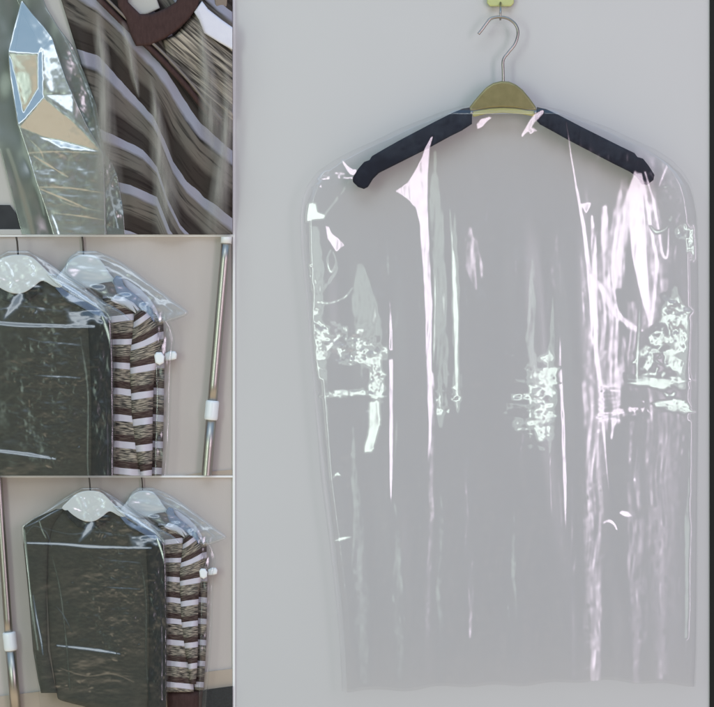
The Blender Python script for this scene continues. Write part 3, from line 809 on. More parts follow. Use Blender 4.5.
rows = [(105, 471, 535), (107, 457, 550), (110, 446, 562), (117, 428, 580), (128, 400, 610), (140, 376, 635), (150, 353, 657), (160, 334, 672), (171, 318, 683), (184, 308, 691), (198, 302.5, 695),
        (215, 300, 697.5), (250, 301, 699), (300, 306, 699.5), (360, 311, 699.5), (420, 316, 699), (480, 321, 698.5), (540, 329, 698), (600, 336, 697.5), (650, 340, 697), (688, 342, 695.5)]
def hem(X):
    return 5 * np.exp(-((X - 390) / 40) ** 2) - 2 + 4 * np.exp(-((X - 345) / 12) ** 2) - 5 * np.exp(-((X - 600) / 60) ** 2) + 1.2 * np.sin(X / 9)
sheet('front_sheet', rows, F, M['film'], bag, y0=-0.042, edge=0.026, edgew=11, nu=640, step=0.8, bottom=hem)
FB = Field(290, 712, 90, 706, 1.0)
FB.waves(0.0016, 60, 300, 9)
sheet('back_sheet', rows, FB, M['film_back'], bag, y0=-0.009, edge=-0.003, edgew=20, nu=160, step=2.5, bottom=lambda X: hem(X) - 3)
# hem: doubled welded strip along the bottom
def hempts(off): return [(x, 688 + hem(np.array(x)) + off) for x in np.linspace(344, 694, 60)]

# ------------------------------------------------------------------ clothes bays (the same rack seen twice)
def clothes(T, box, first):
    S = 1.0 if first else 1.25
    where = 'lower left bay' if first else 'middle left bay'
    seen = 'seen whole down to its hem' if first else 'cut by the strip below it'
    base = P(*T(90, 600))
    # rear: hanger, striped cardigan, its cover
    y_r = -0.006
    h2 = thing('clothes_hanger', P(*T(142, 520), y_r), 'white plastic hanger holding the striped cardigan, ' + where, 'hanger', 'white hangers on the clothes rack')
    dome2 = closed([(120, 512), (127, 501), (134, 493), (143, 490.3), (152, 491.5), (158, 497), (164, 506), (171, 514), (167, 518), (158, 515.5), (150, 517), (140, 518), (130, 515)])
    slab('hanger_body', dome2, M['frosted'], h2, y_r - 0.007 * S, y_r + 0.003, 0.004 * S, box, T)
    tube('hook', [P(*T(142 + dx, y), y_r) for dx, y in ((0.6, 491), (0.4, 485), (0, 480), (-0.8, 474), (-2, 468))], 0.0011 * S, M['wire_dark'], h2, box=box)
    cg = thing('striped_cardigan', P(*T(186, 700), y_r), 'white, brown and grey striped cardigan on the right of the rack, ' + where, 'cardigan', 'striped cardigans on the rack')
    per = 21.2
    def mk(y0w, tilt=0.0, xr=170, curve=0.0):
        def f(px, py, u):
            e = 1.0 / (1 + math.exp(-(560 - py) / 8.0))
            return (px / 100 + xr, (py - y0w - tilt * (px - xr) - curve * e * (px - 195)) / per + 20)
        return f
    folds = lambda a, b: (lambda px, py, u: 0.0012 * S * math.sin(px * a + py * 0.05) + 0.0008 * S * math.sin(py * b + px * .3))
    loft('back', [(524, 176, 190), (532, 182, 200), (545, 190, 206.5), (575, 195, 207.5), (610, 195, 207), (650, 194, 206), (690, 193, 203.5)], M['knit'], cg,
         y_r + 0.001, 0.008 * S, 14, 1.5, folds(0.5, 0.1), box, T, mk(576.5, 0.08, 200, -0.4), S=S)
    loft('front', [(523, 158, 172), (530, 158, 180), (540, 160, 186), (556, 163, 187), (580, 165, 188), (620, 164.5, 190), (660, 164.5, 192), (692, 164.5, 194)], M['knit'], cg,
         y_r - 0.006 * S, 0.010 * S, 18, 1.5, folds(0.35, 0.12), box, T, mk(578.5 - 2.5, 0.10, 166, -0.25), S=S)
    loft('sleeve', [(534, 185, 192), (540, 183, 197), (548, 182.5, 202), (560, 181, 204), (572, 179.5, 203), (590, 180, 199), (620, 181, 198), (645, 184, 198), (664, 188, 197.5), (684, 190, 196)], M['knit'], cg,
         y_r - 0.013 * S, 0.010 * S, 16, 1.2, folds(0.4, 0.2), box, T, mk(582 - 2.5, -0.14, 190, -0.65), S=S)
    loft('hem', [(690.5, 166, 203), (700, 167, 202), (712, 168, 201)], M['brown'], cg, y_r - 0.003, 0.009 * S, 24, 1.5, lambda px, py, u: 0.0008 * math.sin(px * 2.2), box, T, S=S)
    slab('collar', [(149, 515.5), (158, 513), (165, 512), (170, 519), (169, 525), (163, 523.5), (156, 519.5)], M['brown'], cg, y_r - 0.012 * S, y_r - 0.002, 0.002 * S, box, T)
    slab('yoke', [(172, 509), (178, 511), (188, 518), (196, 526), (201, 534), (205, 544), (200, 548), (196, 538), (188, 527), (178, 519)], M['lilac'], cg, y_r - 0.006 * S, y_r + 0.001, 0.003 * S, box, T)
    slab('shoulder_band', [(166, 511), (169, 507), (173, 508.5), (175, 515), (182, 521), (190, 527), (194, 532), (188, 533.5), (178, 527), (169, 521)], M['blue_band'], cg, y_r - 0.016 * S, y_r - 0.004, 0.003 * S, box, T)
    slab('shoulder_band', [(188, 533.8), (194.5, 531.5), (198, 534), (199.5, 544), (196.5, 550), (193, 546)], M['blue_band'], cg, y_r - 0.017 * S, y_r - 0.006, 0.003 * S, box, T)
    slab('shoulder_panel', [(164, 527), (168, 523), (175, 524.5), (183, 529), (187.5, 534.5), (189, 541), (194.5, 550), (191.5, 553), (187, 546), (185, 538), (176, 531.5), (168, 529.5)], M['lilac'], cg, y_r - 0.018 * S, y_r - 0.005, 0.003 * S, box, T)
    pg = thing('rail_peg', P(*T(209, 571), y_r), 'small white plastic peg poking out beside the striped cardigan, ' + where, 'peg', 'white rail pegs')
    slab('peg_head', [(199, 571), (201, 568.5), (205, 568.5), (207.5, 572), (207, 577), (203.5, 579), (200, 577)], M['white_plastic'], pg, y_r - 0.022 * S, y_r - 0.002, 0.003 * S, box, T)
    slab('peg_stem', [(207.8, 569.5), (212, 567.5), (216, 567.8), (217.5, 570), (217, 574), (213.5, 575), (208, 575.5)], M['white_plastic'], pg, y_r - 0.014 * S, y_r - 0.001, 0.003 * S, box, T)
    c2 = thing('clothes_cover', P(*T(190, 540), y_r), 'folded milky clear cover with a pointed shoulder over the striped cardigan, ' + where, 'garment bag', 'clear covers over the clothes')
    F2 = Field(100, 236, 478, 712, 2.0)
    F2.noise(175, 515, 80, 44, 22, 6, 0.09, 0.14, seed=31)
    F2.noise(160, 530, 40, 24, 12, 5, 0.08, 0.12, seed=33, L=L_TOP, cover=0.35)
    F2.noise(200, 600, 30, 130, 6, 16, 0.10, 0.10, seed=32)
    F2.path([(134, 490), (160, 495), (190, 511), (226, 536)], (1, 1.5, 2, 2), L_TOP)
    F2.path([(160, 500), (185, 514), (214, 536)], (1, 1.5, 1), L_TOP)
    F2.path([(112, 508), (130, 516), (150, 530), (163, 541)], (2, 3, 3, 2), L_TOP)
    F2.path([(120, 506), (140, 516), (160, 530)], (1, 3, 2), L_TOP)
    F2.blur(0.5)
    sheet('shoulder_sheet', [(487.5, 138, 152), (491, 132, 164), (497, 128, 175), (505, 127, 186), (512, 134, 195), (520, 150, 206), (528, 164, 216), (535, 176, 226), (538, 186, 227.5), (541, 194, 222), (544, 199, 212)],
          F2, M['cover_milky'], c2, y_r - 0.020 * S, 0.014 * S, 10, 110, 0.8, T, box)
    sheet('body_sheet', [(540, 196, 208), (547, 196, 213), (556, 198, 216), (575, 199, 214), (600, 200, 213), (640, 199, 212), (690, 198, 208), (709, 198, 207)], F2, M['cover'], c2, y_r - 0.019 * S, 0.012 * S, 5, 30, 1.2, T, box)

    # front: hanger, dark green sweater, cover
    y_f = -0.026 * S
    h1 = thing('clothes_hanger', P(*T(90, 520), y_f), 'white plastic hanger inside the dark green sweater, ' + where, 'hanger', 'white hangers on the clothes rack')
    dome1 = closed([(62, 508), (68, 501), (76, 494), (84, 491), (93, 490.6), (101, 492.3), (107, 497), (114, 504), (122, 511), (127, 517.5), (119, 516), (110, 511.5), (103, 516), (96, 520.5), (88, 521.8), (79, 519), (70, 513)])
    slab('hanger_body', dome1, M['frosted'], h1, y_f - 0.014 * S, y_f - 0.001, 0.005 * S, box, T)
    tube('hook', [P(*T(89.5 + dx, y), y_f) for dx, y in ((0.8, 492), (0.5, 486), (0, 480), (-1.2, 474), (-2, 468))], 0.0011 * S, M['wire_dark'], h1, box=box)
    sw = thing('green_sweater', P(*T(98, 700), y_f), 'dark green knitted sweater, ' + where + ', ' + seen, 'sweater', 'green sweaters on the rack')
    dp = lambda px, py, u: 0.0015 * S * math.sin(px * 0.16 + math.sin(py * 0.03) * 2) + 0.0010 * S * math.sin(py * 0.11 + px * 0.05)
    loft('body', [(509.5, 60, 118), (514, 54, 126), (520, 48, 136), (535, 46, 150), (560, 46, 152), (600, 47.5, 152), (650, 50, 151), (690, 56, 150), (700, 58, 149), (708, 90, 148)], M['green_knit'], sw,
         y_f, 0.010 * S, 40, 1.5, dp, box, T, S=S)
    loft('sleeve', [(509, 57, 64), (513, 47, 62), (518, 35, 58), (526, 23.5, 53), (545, 23.5, 48), (600, 29, 46.5), (650, 33, 48), (680, 38, 54), (693, 41, 57)], M['green_knit'], sw, y_f - 0.004, 0.009 * S, 18, 1.5, dp, box, T, S=S)
    loft('sleeve', [(515, 118, 128), (524, 130, 142), (534, 140, 155), (545, 146, 163), (600, 149, 166), (660, 149, 166.5), (712, 148, 166)], M['green_rib'], sw, y_f - 0.004, 0.009 * S, 18, 1.5, dp, box, T, S=S)
    slab('collar', [(64, 510), (68, 509.5), (74, 516), (82, 521.5), (90, 524.5), (98, 521), (106, 515.5), (111, 517), (104, 523.5), (96, 528), (88, 529.5), (78, 527), (70, 520)], M['green_rib'], sw, y_f - 0.0145 * S, y_f - 0.006, 0.0025 * S, box, T)
    slab('shoulder_band', [(120, 517), (126, 513.5), (134, 517), (145, 524), (156, 533), (160.5, 540.5), (152, 539), (138, 531), (126, 524)], M['blue_band'], sw, y_f - 0.014 * S, y_f - 0.006, 0.003 * S, box, T)
    c1 = thing('clothes_cover', P(*T(95, 700), y_f), 'crinkled clear plastic cover over the dark green sweater, ' + where, 'garment bag', 'clear covers over the clothes')
    F1 = Field(10, 236, 478, 714, 2.5)
    tp = L_TOP
    F1.noise(90, 600, 120, 160, 20, 26, 0.015, 0.031, seed=51, octaves=2)
    F1.noise(118, 600, 44, 70, 7, 5, 0.021, 0.057, seed=41)
    F1.noise(80, 620, 60, 110, 13, 7, 0.012, 0.028, seed=42)
    F1.noise(95, 676, 60, 30, 16, 5, 0.015, 0.045, seed=43)
    F1.noise(112, 528, 40, 16, 10, 7, 0.050, 0.087, seed=44)
    F1.noise(160, 620, 12, 120, 5, 12, 0.060, 0.062, seed=45)
    F1.noise(104, 534, 16, 10, 9, 5, 0.06, 0.1, seed=46, L=(0.0, -0.42), cover=0.2)
    F1.noise(118, 605, 40, 60, 9, 3, 0.06, 0.1, seed=47, L=(0.0, -0.42), cover=0.06)
    F1.noise(90, 670, 50, 22, 16, 4, 0.06, 0.1, seed=48, L=(0.0, -0.42), cover=0.08)
    F1.noise(150, 530, 22, 20, 14, 6, 0.06, 0.1, seed=49, L=tp, cover=0.5)
    F1.path([(27, 543), (60, 544), (90, 546.5), (120, 547.5), (151, 548)], (2.2, 2.8, 3.6, 3.0, 2.0), tp)
    F1.path([(57, 645.5), (80, 648), (100, 650.5), (120, 654)], (1.8, 2.8, 3.2, 1.6), tp)
    F1.path([(98, 557), (108, 560), (122, 561), (140, 563)], (0.5, 1.0, 1.2, .5), tp, k=0.9)
    F1.path([(104, 587), (122, 588), (140, 589)], (.5, 1.4, .8), tp, k=0.9)
    F1.poly([(91, 520), (95, 522), (92, 530), (86, 536), (79, 542), (82, 534), (86, 526)], tp, 1.8)
    F1.path([(62, 508), (50, 514), (38, 521), (25, 527)], (1.2, 1.5, 1.5, 1), tp)
    F1.path([(84, 492), (66, 500), (46, 512), (22, 524)], (1, 1.4, 1.4, 1), tp)
    F1.path([(106, 493), (116, 502), (130, 514), (150, 528), (160, 536)], (2, 5, 7, 6, 3), tp, soft=2)
    F1.path([(24, 530), (27, 560), (31, 600), (38, 650)], (1, 1.2, 1.2, .8), L_GREEN)
    F1.path([(33, 595), (37, 620), (41, 640), (43, 655)], (.8, 2, 2, .8), tp)
    F1.path([(39, 520), (42, 530), (46, 538)], (.6, 1, .6), L_GREEN)
    F1.path([(157, 538), (162, 553), (165, 566), (166, 590)], (2, 2.4, 2, .8), L_GREEN)
    F1.path([(160, 600), (162, 640), (162, 700)], (.6, 1, .8), L_PINK, k=0.97)
    F1.shards(118, 605, 36, 50, 60, 2.2, (0.02, -0.36), 1, .3, spread=.7)
    F1.shards(104, 534, 16, 8, 14, 2.5, (0.02, -0.40), 2, .4)
    F1.shards(90, 675, 46, 20, 26, 3.0, (0.02, -0.38), 3, .3, spread=.4)
    F1.shards(110, 600, 44, 90, 26, 1.6, L_TOP, 4, .3, spread=.6)
    F1.shards(150, 532, 12, 12, 10, 3.2, L_TOP, 5, .3, ang=.6, spread=.3)
    F1.noise(118, 600, 44, 66, 6, 5, 0.030, 0.048, seed=55, ridged=True, octaves=2)
    # long fine wrinkles of the film
    F1.path([(80, 496), (86, 506), (84, 517)], (.5, 2, .8), tp, soft=1.2)
    F1.path([(100, 495), (103, 504), (98, 514)], (.5, 2, .8), tp, soft=1.2)
    F1.path([(68, 506), (84, 511), (104, 509)], (.5, 1.5, .5), L_PINK, soft=1.0)
    F1.noise(92, 506, 30, 16, 9, 6, 0.09, 0.11, seed=56)
    F1.path([(52, 556), (60, 590), (66, 640), (70, 690)], (.5, 1, 1, .5), L_MINT_DIM, soft=.8)
    F1.path([(140, 556), (146, 600), (146, 660), (150, 700)], (.5, 1.2, 1, .5), L_MINT_DIM, soft=.8)
    F1.path([(44, 528), (70, 534), (96, 532), (126, 536)], (.4, .8, .8, .4), tp, soft=.6, k=.85)
    F1.path([(60, 668), (86, 676), (112, 674), (134, 682)], (.4, 1, .8, .4), (0.0, -.36), soft=.6)
    F1.path([(56, 606), (64, 616), (72, 632)], (.4, .9, .4), tp, soft=.5, k=.9)
    F1.path([(26, 534), (34, 526), (46, 532), (52, 548)], (.4, .8, .8, .4), tp, soft=.5, k=.9)
    F1.blur(0.35)
    sheet('front_sheet', [(487, 82, 98), (491, 73, 108), (497, 63, 118), (505, 52, 129), (513, 40, 142), (520, 28, 151), (526, 20.5, 158), (534, 21, 163), (545, 22.5, 166.5), (580, 26.5, 168), (620, 30, 168.5), (660, 33.5, 168.5), (692, 38.5, 168.5), (709, 40, 168)],
          F1, M['cover'], c1, y_f - 0.022 * S, 0.016 * S, 9, 240, 0.7, T, box)
    # loose shoulder flap of film that catches the sky
    sheet('shoulder_flap', [(506, 112, 121), (512, 118, 133), (520, 128, 146), (528, 143, 159), (534, 154, 170), (538, 160, 176), (543, 163, 181)], F2, M['cover_milky'], c1, y_f - 0.027 * S, 0.010 * S, 6, 60, 0.8, T, box)

# lower bay
B3 = (None, 477.6, 232.4, None)
o = slab('wall', [(-80, 477.6), (232.6, 477.6), (232.6, 668.5), (-80, 705.5)], M['beige'], None, 0.0, 0.02, 0.0, smooth=False)
tag(o, 'pale beige wall behind the rack in the lower left bay', 'wall', kind='structure')
o = slab('plinth', [(-80, 705.5), (232.6, 668.5), (232.6, 800), (-80, 800)], M['beige_low'], None, -0.003, 0.02, 0.0008, smooth=False)
tag(o, 'beige plinth along the foot of the wall in the lower left bay', 'wall', kind='structure')
o = slab('ground', [(200, 693), (206, 689.5), (232.6, 686), (232.6, 800), (196, 800)], M['asphalt'], None, -0.008, -0.003, 0.0005, smooth=False)
tag(o, 'patch of dark speckled ground at the lower right of the rack', 'ground', kind='structure')
clothes(ident, B3, True)
pp = thing('rack_pole', P(15, 707, -0.012), 'chrome rack pole with white collar on the left of the dark green sweater', 'pole', 'poles of the clothes rack')
def pole(parent, a, b, r0, r1, c0, c1, rc, box, y=-0.012, capy=None):
    pa, pb = P(*a, y), P(*b, y)
    tube('tube', [pa.lerp(pb, t / 8) for t in range(9)], r0, M['pole'], parent, 24, box)
    qa, qb = P(*c0, y), P(*c1, y)
    qm = [qa.lerp(qb, t) for t in (0, .06, .2, .5, .8, .94, 1)]
    tube('collar', qm, rc, M['white_plastic'], parent, 24, box, rs=[rc * .86, rc * .97, rc, rc * .98, rc, rc * .97, rc * .86])
pole(pp, (-2.5, 470), (9.2, 640), 0.0062, 0, (9.0, 632), (11.0, 650.5), 0.0100, B3)
pb_, pe_ = P(10.6, 648, -0.0125), P(16.2, 715, -0.0125)
tube('lower_tube', [pb_, pb_.lerp(pe_, .5), pe_], 0.0078, M['pole'], pp, 24, B3)

# middle bay: the rack nearer
T2 = lambda x, y: (16.5 + 1.25 * (x - 89), 255.0 + 1.25 * (y - 490.8))
B2 = (None, 236.8, 232.4, 475.6)
o = slab('wall', [(-80, 236.8), (232.6, 236.8), (232.6, 475.6), (-80, 475.6)], M['beige'], None, 0.0, 0.02, 0.0, smooth=False)
tag(o, 'pale beige wall behind the rack in the middle left bay', 'wall', kind='structure')
o = slab('plinth', [(-80, 500), (-80, 498), (180, 476), (200, 472.5), (232.6, 469.5), (232.6, 475.6), (200, 475.6)], M['beige_low'], None, -0.002, 0.01, 0.0, smooth=False, box=B2)
tag(o, 'sliver of beige plinth at the foot of the wall in the middle left bay', 'wall', kind='structure')
clothes(T2, B2, False)
pq = thing('rack_pole', P(207, 475, -0.014), 'chrome rack pole with white collar and white cap beside the striped cardigan', 'pole', 'poles of the clothes rack')
pole(pq, (226.3, 240), (212.2, 404), 0.0072, 0, (212.6, 400.5), (210.8, 420), 0.0102, B2, -0.014)
pa_, pe_ = P(211.4, 416, -0.0135), P(206.2, 480, -0.0135)
tube('lower_tube', [pa_, pa_.lerp(pe_, .5), pe_], 0.0078, M['pole'], pq, 24, B2)
tube('cap', [P(226.6, 233, -0.014), P(226.4, 238, -0.014), P(226.1, 243.4, -0.014)], 0.0082, M['white_plastic'], pq, 24, B2)

# ------------------------------------------------------------------ top bay: the covers and the cardigan close up
B1 = (None, None, 232.4, 234.4)
M['foil'] = film_mat('crisp_cover_film', (0.86, 0.90, 0.88), r0=0.47, rough=0.27, milky=0.60, milkcol=(0.26, 0.29, 0.225), soft=0.25)
M['grey_film'] = film_mat('grey_green_film', (0.80, 0.85, 0.83), r0=0.16, rough=0.25, milky=0.58, milkcol=(0.15, 0.18, 0.155), soft=0.5)
M['blur_film'] = film_mat('dull_film_fold', (0.9, 0.9, 0.88), r0=0.06, rough=0.3, milky=0.40, milkcol=(0.42, 0.40, 0.37), soft=0.5)
M['knit_big_dim'] = knit_mat('striped_jersey_close_dim', white=(0.27, 0.27, 0.33), brown=(0.020, 0.014, 0.013), dark=(0.022, 0.020, 0.018), light=(0.13, 0.115, 0.10), w0=0.21, w1=0.62, line=12.0, su=0.13, wob=0.07, dist=3, spread=0.20, edge=0.035)  # darker copy of the striped jersey, dim light put into its colours
M['knit_beige'] = knit_mat('space_dyed_jersey', white=(0.3, 0.27, 0.23), brown=(0.3, 0.26, 0.21), dark=(0.030, 0.026, 0.022), light=(0.40, 0.355, 0.29), w0=0.001, w1=0.99, line=20.0, su=0.16, wob=0.02, dist=3, spread=0.16)
M['haze_wall'] = noise_mat('pale_wall', (0.40, 0.39, 0.36), (0.50, 0.48, 0.45), 8, 0.8)
M['sky_blue'] = noise_mat('light_blue_cloth', (0.20, 0.28, 0.40), (0.28, 0.36, 0.48), 30, 0.8)
M['crease'] = noise_mat('film_crease', (0.50, 0.47, 0.36), (0.62, 0.60, 0.50), 100, 0.3)

o = slab('wall', [(-80, -90), (232.6, -90), (232.6, 234.4), (-80, 234.4)], M['haze_wall'], None, 0.0, 0.02, 0.0, smooth=False)
tag(o, 'pale wall glimpsed behind the film in the top left bay', 'wall', kind='structure')
o = slab('kerb_block', [(-60, 204), (10, 205), (18, 216), (23, 229), (-60, 229)], noise_mat('grey_kerb_paint', (0.02, 0.022, 0.024), (0.04, 0.042, 0.045), 60, 0.9), None, -0.004, 0.0, 0.001, B1)
tag(o, 'small black block at the lower left corner of the top left bay', 'block')
o = slab('beam', [(-60, 229.2), (24, 229.2), (26, 236), (-60, 236)], M['haze_wall'], None, -0.006, 0.0, 0.001, B1)
tag(o, 'pale ledge under the small black block in the top left bay', 'ledge')

cc = thing('striped_cardigan', P(170, 234, -0.01), 'close view of a striped cardigan shoulder with a brown collar, top left bay', 'cardigan')
# shoulder cloth: bands sweep down to the right
def big_uv(px, py):
    # band coordinate: stripes run from upper left to lower right and steepen
    t = py - (0.30 * (px - 70) + 0.0060 * (px - 70) ** 2)
    return t
def big_sheet(name, poly, mat, parent, y0, uvf, dfn, box, step=1.5):
    xs = [p[0] for p in poly]; ys = [p[1] for p in poly]
    a = np.arange(min(xs), max(xs) + step, step); b = np.arange(min(ys), max(ys) + step, step)
    def inside(x, y):
        c = False; n = len(poly)
        for i in range(n):
            x1, y1 = poly[i]; x2, y2 = poly[(i + 1) % n]
            if (y1 > y) != (y2 > y) and x < (x2 - x1) * (y - y1) / (y2 - y1) + x1: c = not c
        return c
    # per-row spans (outline is y-monotone)
    verts, uvs, faces = [], [], []
    nu = int((max(xs) - min(xs)) / step) + 2
    rowsn = 0
    for y in b:
        hits = []
        n = len(poly)
        for i in range(n):
            x1, y1 = poly[i]; x2, y2 = poly[(i + 1) % n]
            if (y1 <= y < y2) or (y2 <= y < y1): hits.append(x1 + (x2 - x1) * (y - y1) / (y2 - y1))
        if len(hits) < 2: continue
        l_, r_ = min(hits), max(hits)
        for i in range(nu):
            x = l_ + (r_ - l_) * i / (nu - 1)
            d = y0 - dfn(x, y) * min(1, (min(x - l_, r_ - x) + 0.5) / 6.0)
            verts.append(P(x, y, min(d, -0.001))); uvs.append(uvf(x, y))
        rowsn += 1
    for j in range(rowsn - 1):
        for i in range(nu - 1):
            k = j * nu + i
            faces.append((k, k + nu, k + nu + 1, k + 1))
    me = bpy.data.meshes.new(name); me.from_pydata(verts, [], faces); set_uv(me, uvs)
    cut(me, box)
    o = link(name, me, mat, parent)
    m = o.modifiers.new('thickness', 'SOLIDIFY'); m.thickness = 0.0015; m.offset = -1
    return o
fold = lambda x, y: 0.008 + 0.004 * math.sin((x * 0.8 - y * 0.5) * 0.09) + 0.003 * math.sin((x + y * 0.25) * 0.14 + 1)
BANDS = [[(50, -32), (75, -12), (100, 6), (120, 24), (137, 46), (150, 58), (167, 77), (183, 103), (200, 128), (217, 143), (232, 155), (245, 166)],
         [(50, 46), (73, 53), (97, 60), (113, 77), (133, 100), (153, 121), (165, 147), (173, 167), (187, 187), (205, 203), (245, 232)],
         [(50, 118), (90, 130), (120, 143), (143, 155), (157, 172), (167, 203), (180, 230), (245, 300)],
         [(50, 172), (90, 180), (130, 190), (157, 202), (170, 235), (245, 340)]]
def uv_front(x, y):
    """the pale bands sweep over the shoulder; each repeat lies between two of them"""
    bs = [np.interp(x, [q[0] for q in b], [q[1] for q in b]) - 5 for b in BANDS]
    bs = [bs[0] - 46] + bs + [bs[-1] + 46]
    if y < bs[0]: t = (y - bs[0]) / 46
    elif y >= bs[-1]: t = len(bs) - 1 + (y - bs[-1]) / 46
    else:
        for i in range(len(bs) - 1):
            if bs[i] <= y < bs[i + 1]:
                t = i + (y - bs[i]) / (bs[i + 1] - bs[i]); break
    return ((x * 0.75 + y * 0.7) / 100 + 3, t + 20 - 0.03)
big_sheet('front', [(55, -20), (120, -20), (240, -20), (240, 240), (95, 240), (100, 150), (80, 60)], M['knit_big_dim'], cc, -0.006, uv_front, fold, B1)
def uv_sl(x, y):
    s = (y - 42) - 0.85 * (x - 165)
    return ((x * 0.75 + y * 0.7) / 100, s / 60.0)
big_sheet('sleeve', [(163, 40), (176, 34), (197, 10), (205, 18), (240, 44), (240, 128), (222, 110), (200, 96), (182, 80), (168, 62)], M['knit_beige'], cc, -0.016, uv_sl,
          lambda x, y: 0.008 + 0.003 * math.sin((x * .8 - y) * 0.07), B1)
slab('collar', [(114, -30), (118, 6), (126, 20), (130, 34), (136, 46), (150, 45.5), (164, 39), (176, 31), (188, 20), (198, 6), (206, -30), (190, -30), (176, 2), (166, 8), (152, 14), (140, 14), (128, 2), (126, -30)], M['brown'], cc, -0.034, -0.012, 0.006, B1, seg=4)
slab('shoulder_panel', [(120, -20), (150, -20), (160, 8), (148, 14), (140, 16), (128, 6)], M['haze_wall'], cc, -0.020, -0.010, 0.004, B1)
slab('shoulder_panel', [(194, 12), (202, 1), (208, 9), (222, 20), (232, 27), (246, 40), (246, 58), (234, 51), (220, 43), (204, 33), (199, 20)], M['lilac'], cc, -0.032, -0.016, 0.004, B1)
o = slab('blue_cloth', [(206, -20), (246, -20), (246, 36), (232, 25), (216, 13), (208, 5)], M['sky_blue'], None, -0.010, -0.002, 0.002, B1)
tag(o, 'piece of light blue cloth in the upper right corner of the top left bay', 'cloth')
o = slab('brown_clip', [(213, -20), (228, -20), (227, 6), (224, 13), (219, 14), (215, 4)], noise_mat('tan_clip', (0.16, 0.12, 0.09), (0.26, 0.2, 0.16), 40, 0.5), None, -0.016, -0.0105, 0.002, B1)
tag(o, 'small tan clip in front of the light blue cloth', 'clip')
# seam cord between front and sleeve
ln = spline([(100, -8), (122, 14), (145, 36), (166, 56), (190, 82), (206, 102), (222, 120)], 50)
tube('seam', [P(x, y, -0.030) for x, y in ln], 0.0022, noise_mat('taupe_seam', (0.13, 0.11, 0.095), (0.2, 0.17, 0.15), 60, 0.7), cc, 8, B1)
tube('dark_seam', [P(x - 3, y + 5.0, -0.026) for x, y in ln], 0.0042, M['brown'], cc, 8, B1)

# thin out-turned folds of film in front of the knit
fc = thing('film_folds', P(150, 234, -0.03), 'thin see-through film folds lying over the close-up striped knit', 'film')
def fold_mat():
    m, n, l = newmat('dull_film_fold')
    out = n.new('ShaderNodeOutputMaterial'); tr = n.new('ShaderNodeBsdfTransparent'); di = n.new('ShaderNodeBsdfPrincipled')
    di.inputs['Base Color'].default_value = (0.30, 0.285, 0.26, 1); di.inputs['Roughness'].default_value = 0.35
    tc = n.new('ShaderNodeTexCoord'); sp = n.new('ShaderNodeSeparateXYZ'); l.new(tc.outputs['UV'], sp.inputs[0])
    a1 = n.new('ShaderNodeMath'); a1.operation = 'PINGPONG'; a1.inputs[1].default_value = 0.5
    l.new(sp.outputs['X'], a1.inputs[0])
    mp = n.new('ShaderNodeMapping'); mp.inputs['Scale'].default_value = (120, 120, 12); l.new(tc.outputs['Object'], mp.inputs[0])
    no = n.new('ShaderNodeTexNoise'); no.inputs['Scale'].default_value = 1; no.inputs['Detail'].default_value = 3; l.new(mp.outputs[0], no.inputs['Vector'])
    b1 = n.new('ShaderNodeMath'); b1.operation = 'PINGPONG'; b1.inputs[1].default_value = 0.5; l.new(sp.outputs['Y'], b1.inputs[0])
    b2 = n.new('ShaderNodeMath'); b2.operation = 'MULTIPLY'; b2.inputs[1].default_value = 4; b2.use_clamp = True; l.new(b1.outputs[0], b2.inputs[0])
    b3 = n.new('ShaderNodeMath'); b3.operation = 'MULTIPLY'; l.new(a1.outputs[0], b3.inputs[0]); l.new(b2.outputs[0], b3.inputs[1])
    a2 = n.new('ShaderNodeMath'); a2.operation = 'MULTIPLY'; l.new(b3.outputs[0], a2.inputs[0]); l.new(no.outputs['Fac'], a2.inputs[1])
    a3 = n.new('ShaderNodeMath'); a3.operation = 'MULTIPLY'; l.new(a2.outputs[0], a3.inputs[0]); a3.inputs[1].default_value = 2.6; a3.use_clamp = True
    mx = n.new('ShaderNodeMixShader'); l.new(a3.outputs[0], mx.inputs[0]); l.new(tr.outputs[0], mx.inputs[1]); l.new(di.outputs[0], mx.inputs[2])
    l.new(mx.outputs[0], out.inputs[0])
    return m
M['soft_fold'] = fold_mat()
def strip(pts, parent, mat, y, name='fold'):
    n = 50
    sp = spline([(p[0], p[1], p[2]) for p in pts], n)
    verts, faces, uv = [], [], []
    m = 9
    for j, (x, yy, w) in enumerate(sp):
        for i in range(m):
            u = i / (m - 1) - 0.5
            verts.append(P(x + u * w * 1.7, yy, y - 0.004 * math.cos(u * math.pi)))
            uv.append((u + 0.5, j / n))
    for j in range(n):
        for i in range(m - 1):
            k = j * m + i
            faces.append((k, k + m, k + m + 1, k + 1))
    me = bpy.data.meshes.new(name); me.from_pydata(verts, [], faces); set_uv(me, uv)
    cut(me, B1)
    return link(name, me, mat, parent)
for s in ([(97, -5, 7), (99, 30, 9), (103, 60, 10), (104, 100, 13), (104, 140, 18), (106, 190, 24), (104, 240, 30)],
          [(122, 20, 5), (130, 50, 7), (134, 75, 6), (139, 98, 2)],
          [(150, 75, 3), (156, 110, 8), (160, 150, 14), (165, 190, 16), (168, 240, 20)],
          [(196, 6, 3), (203, 40, 7), (208, 80, 12), (212, 120, 16), (216, 160, 10)],
          [(226, 60, 4), (228, 110, 9), (222, 170, 12), (214, 240, 18)]):
    strip(s, fc, M['soft_fold'], -0.036)

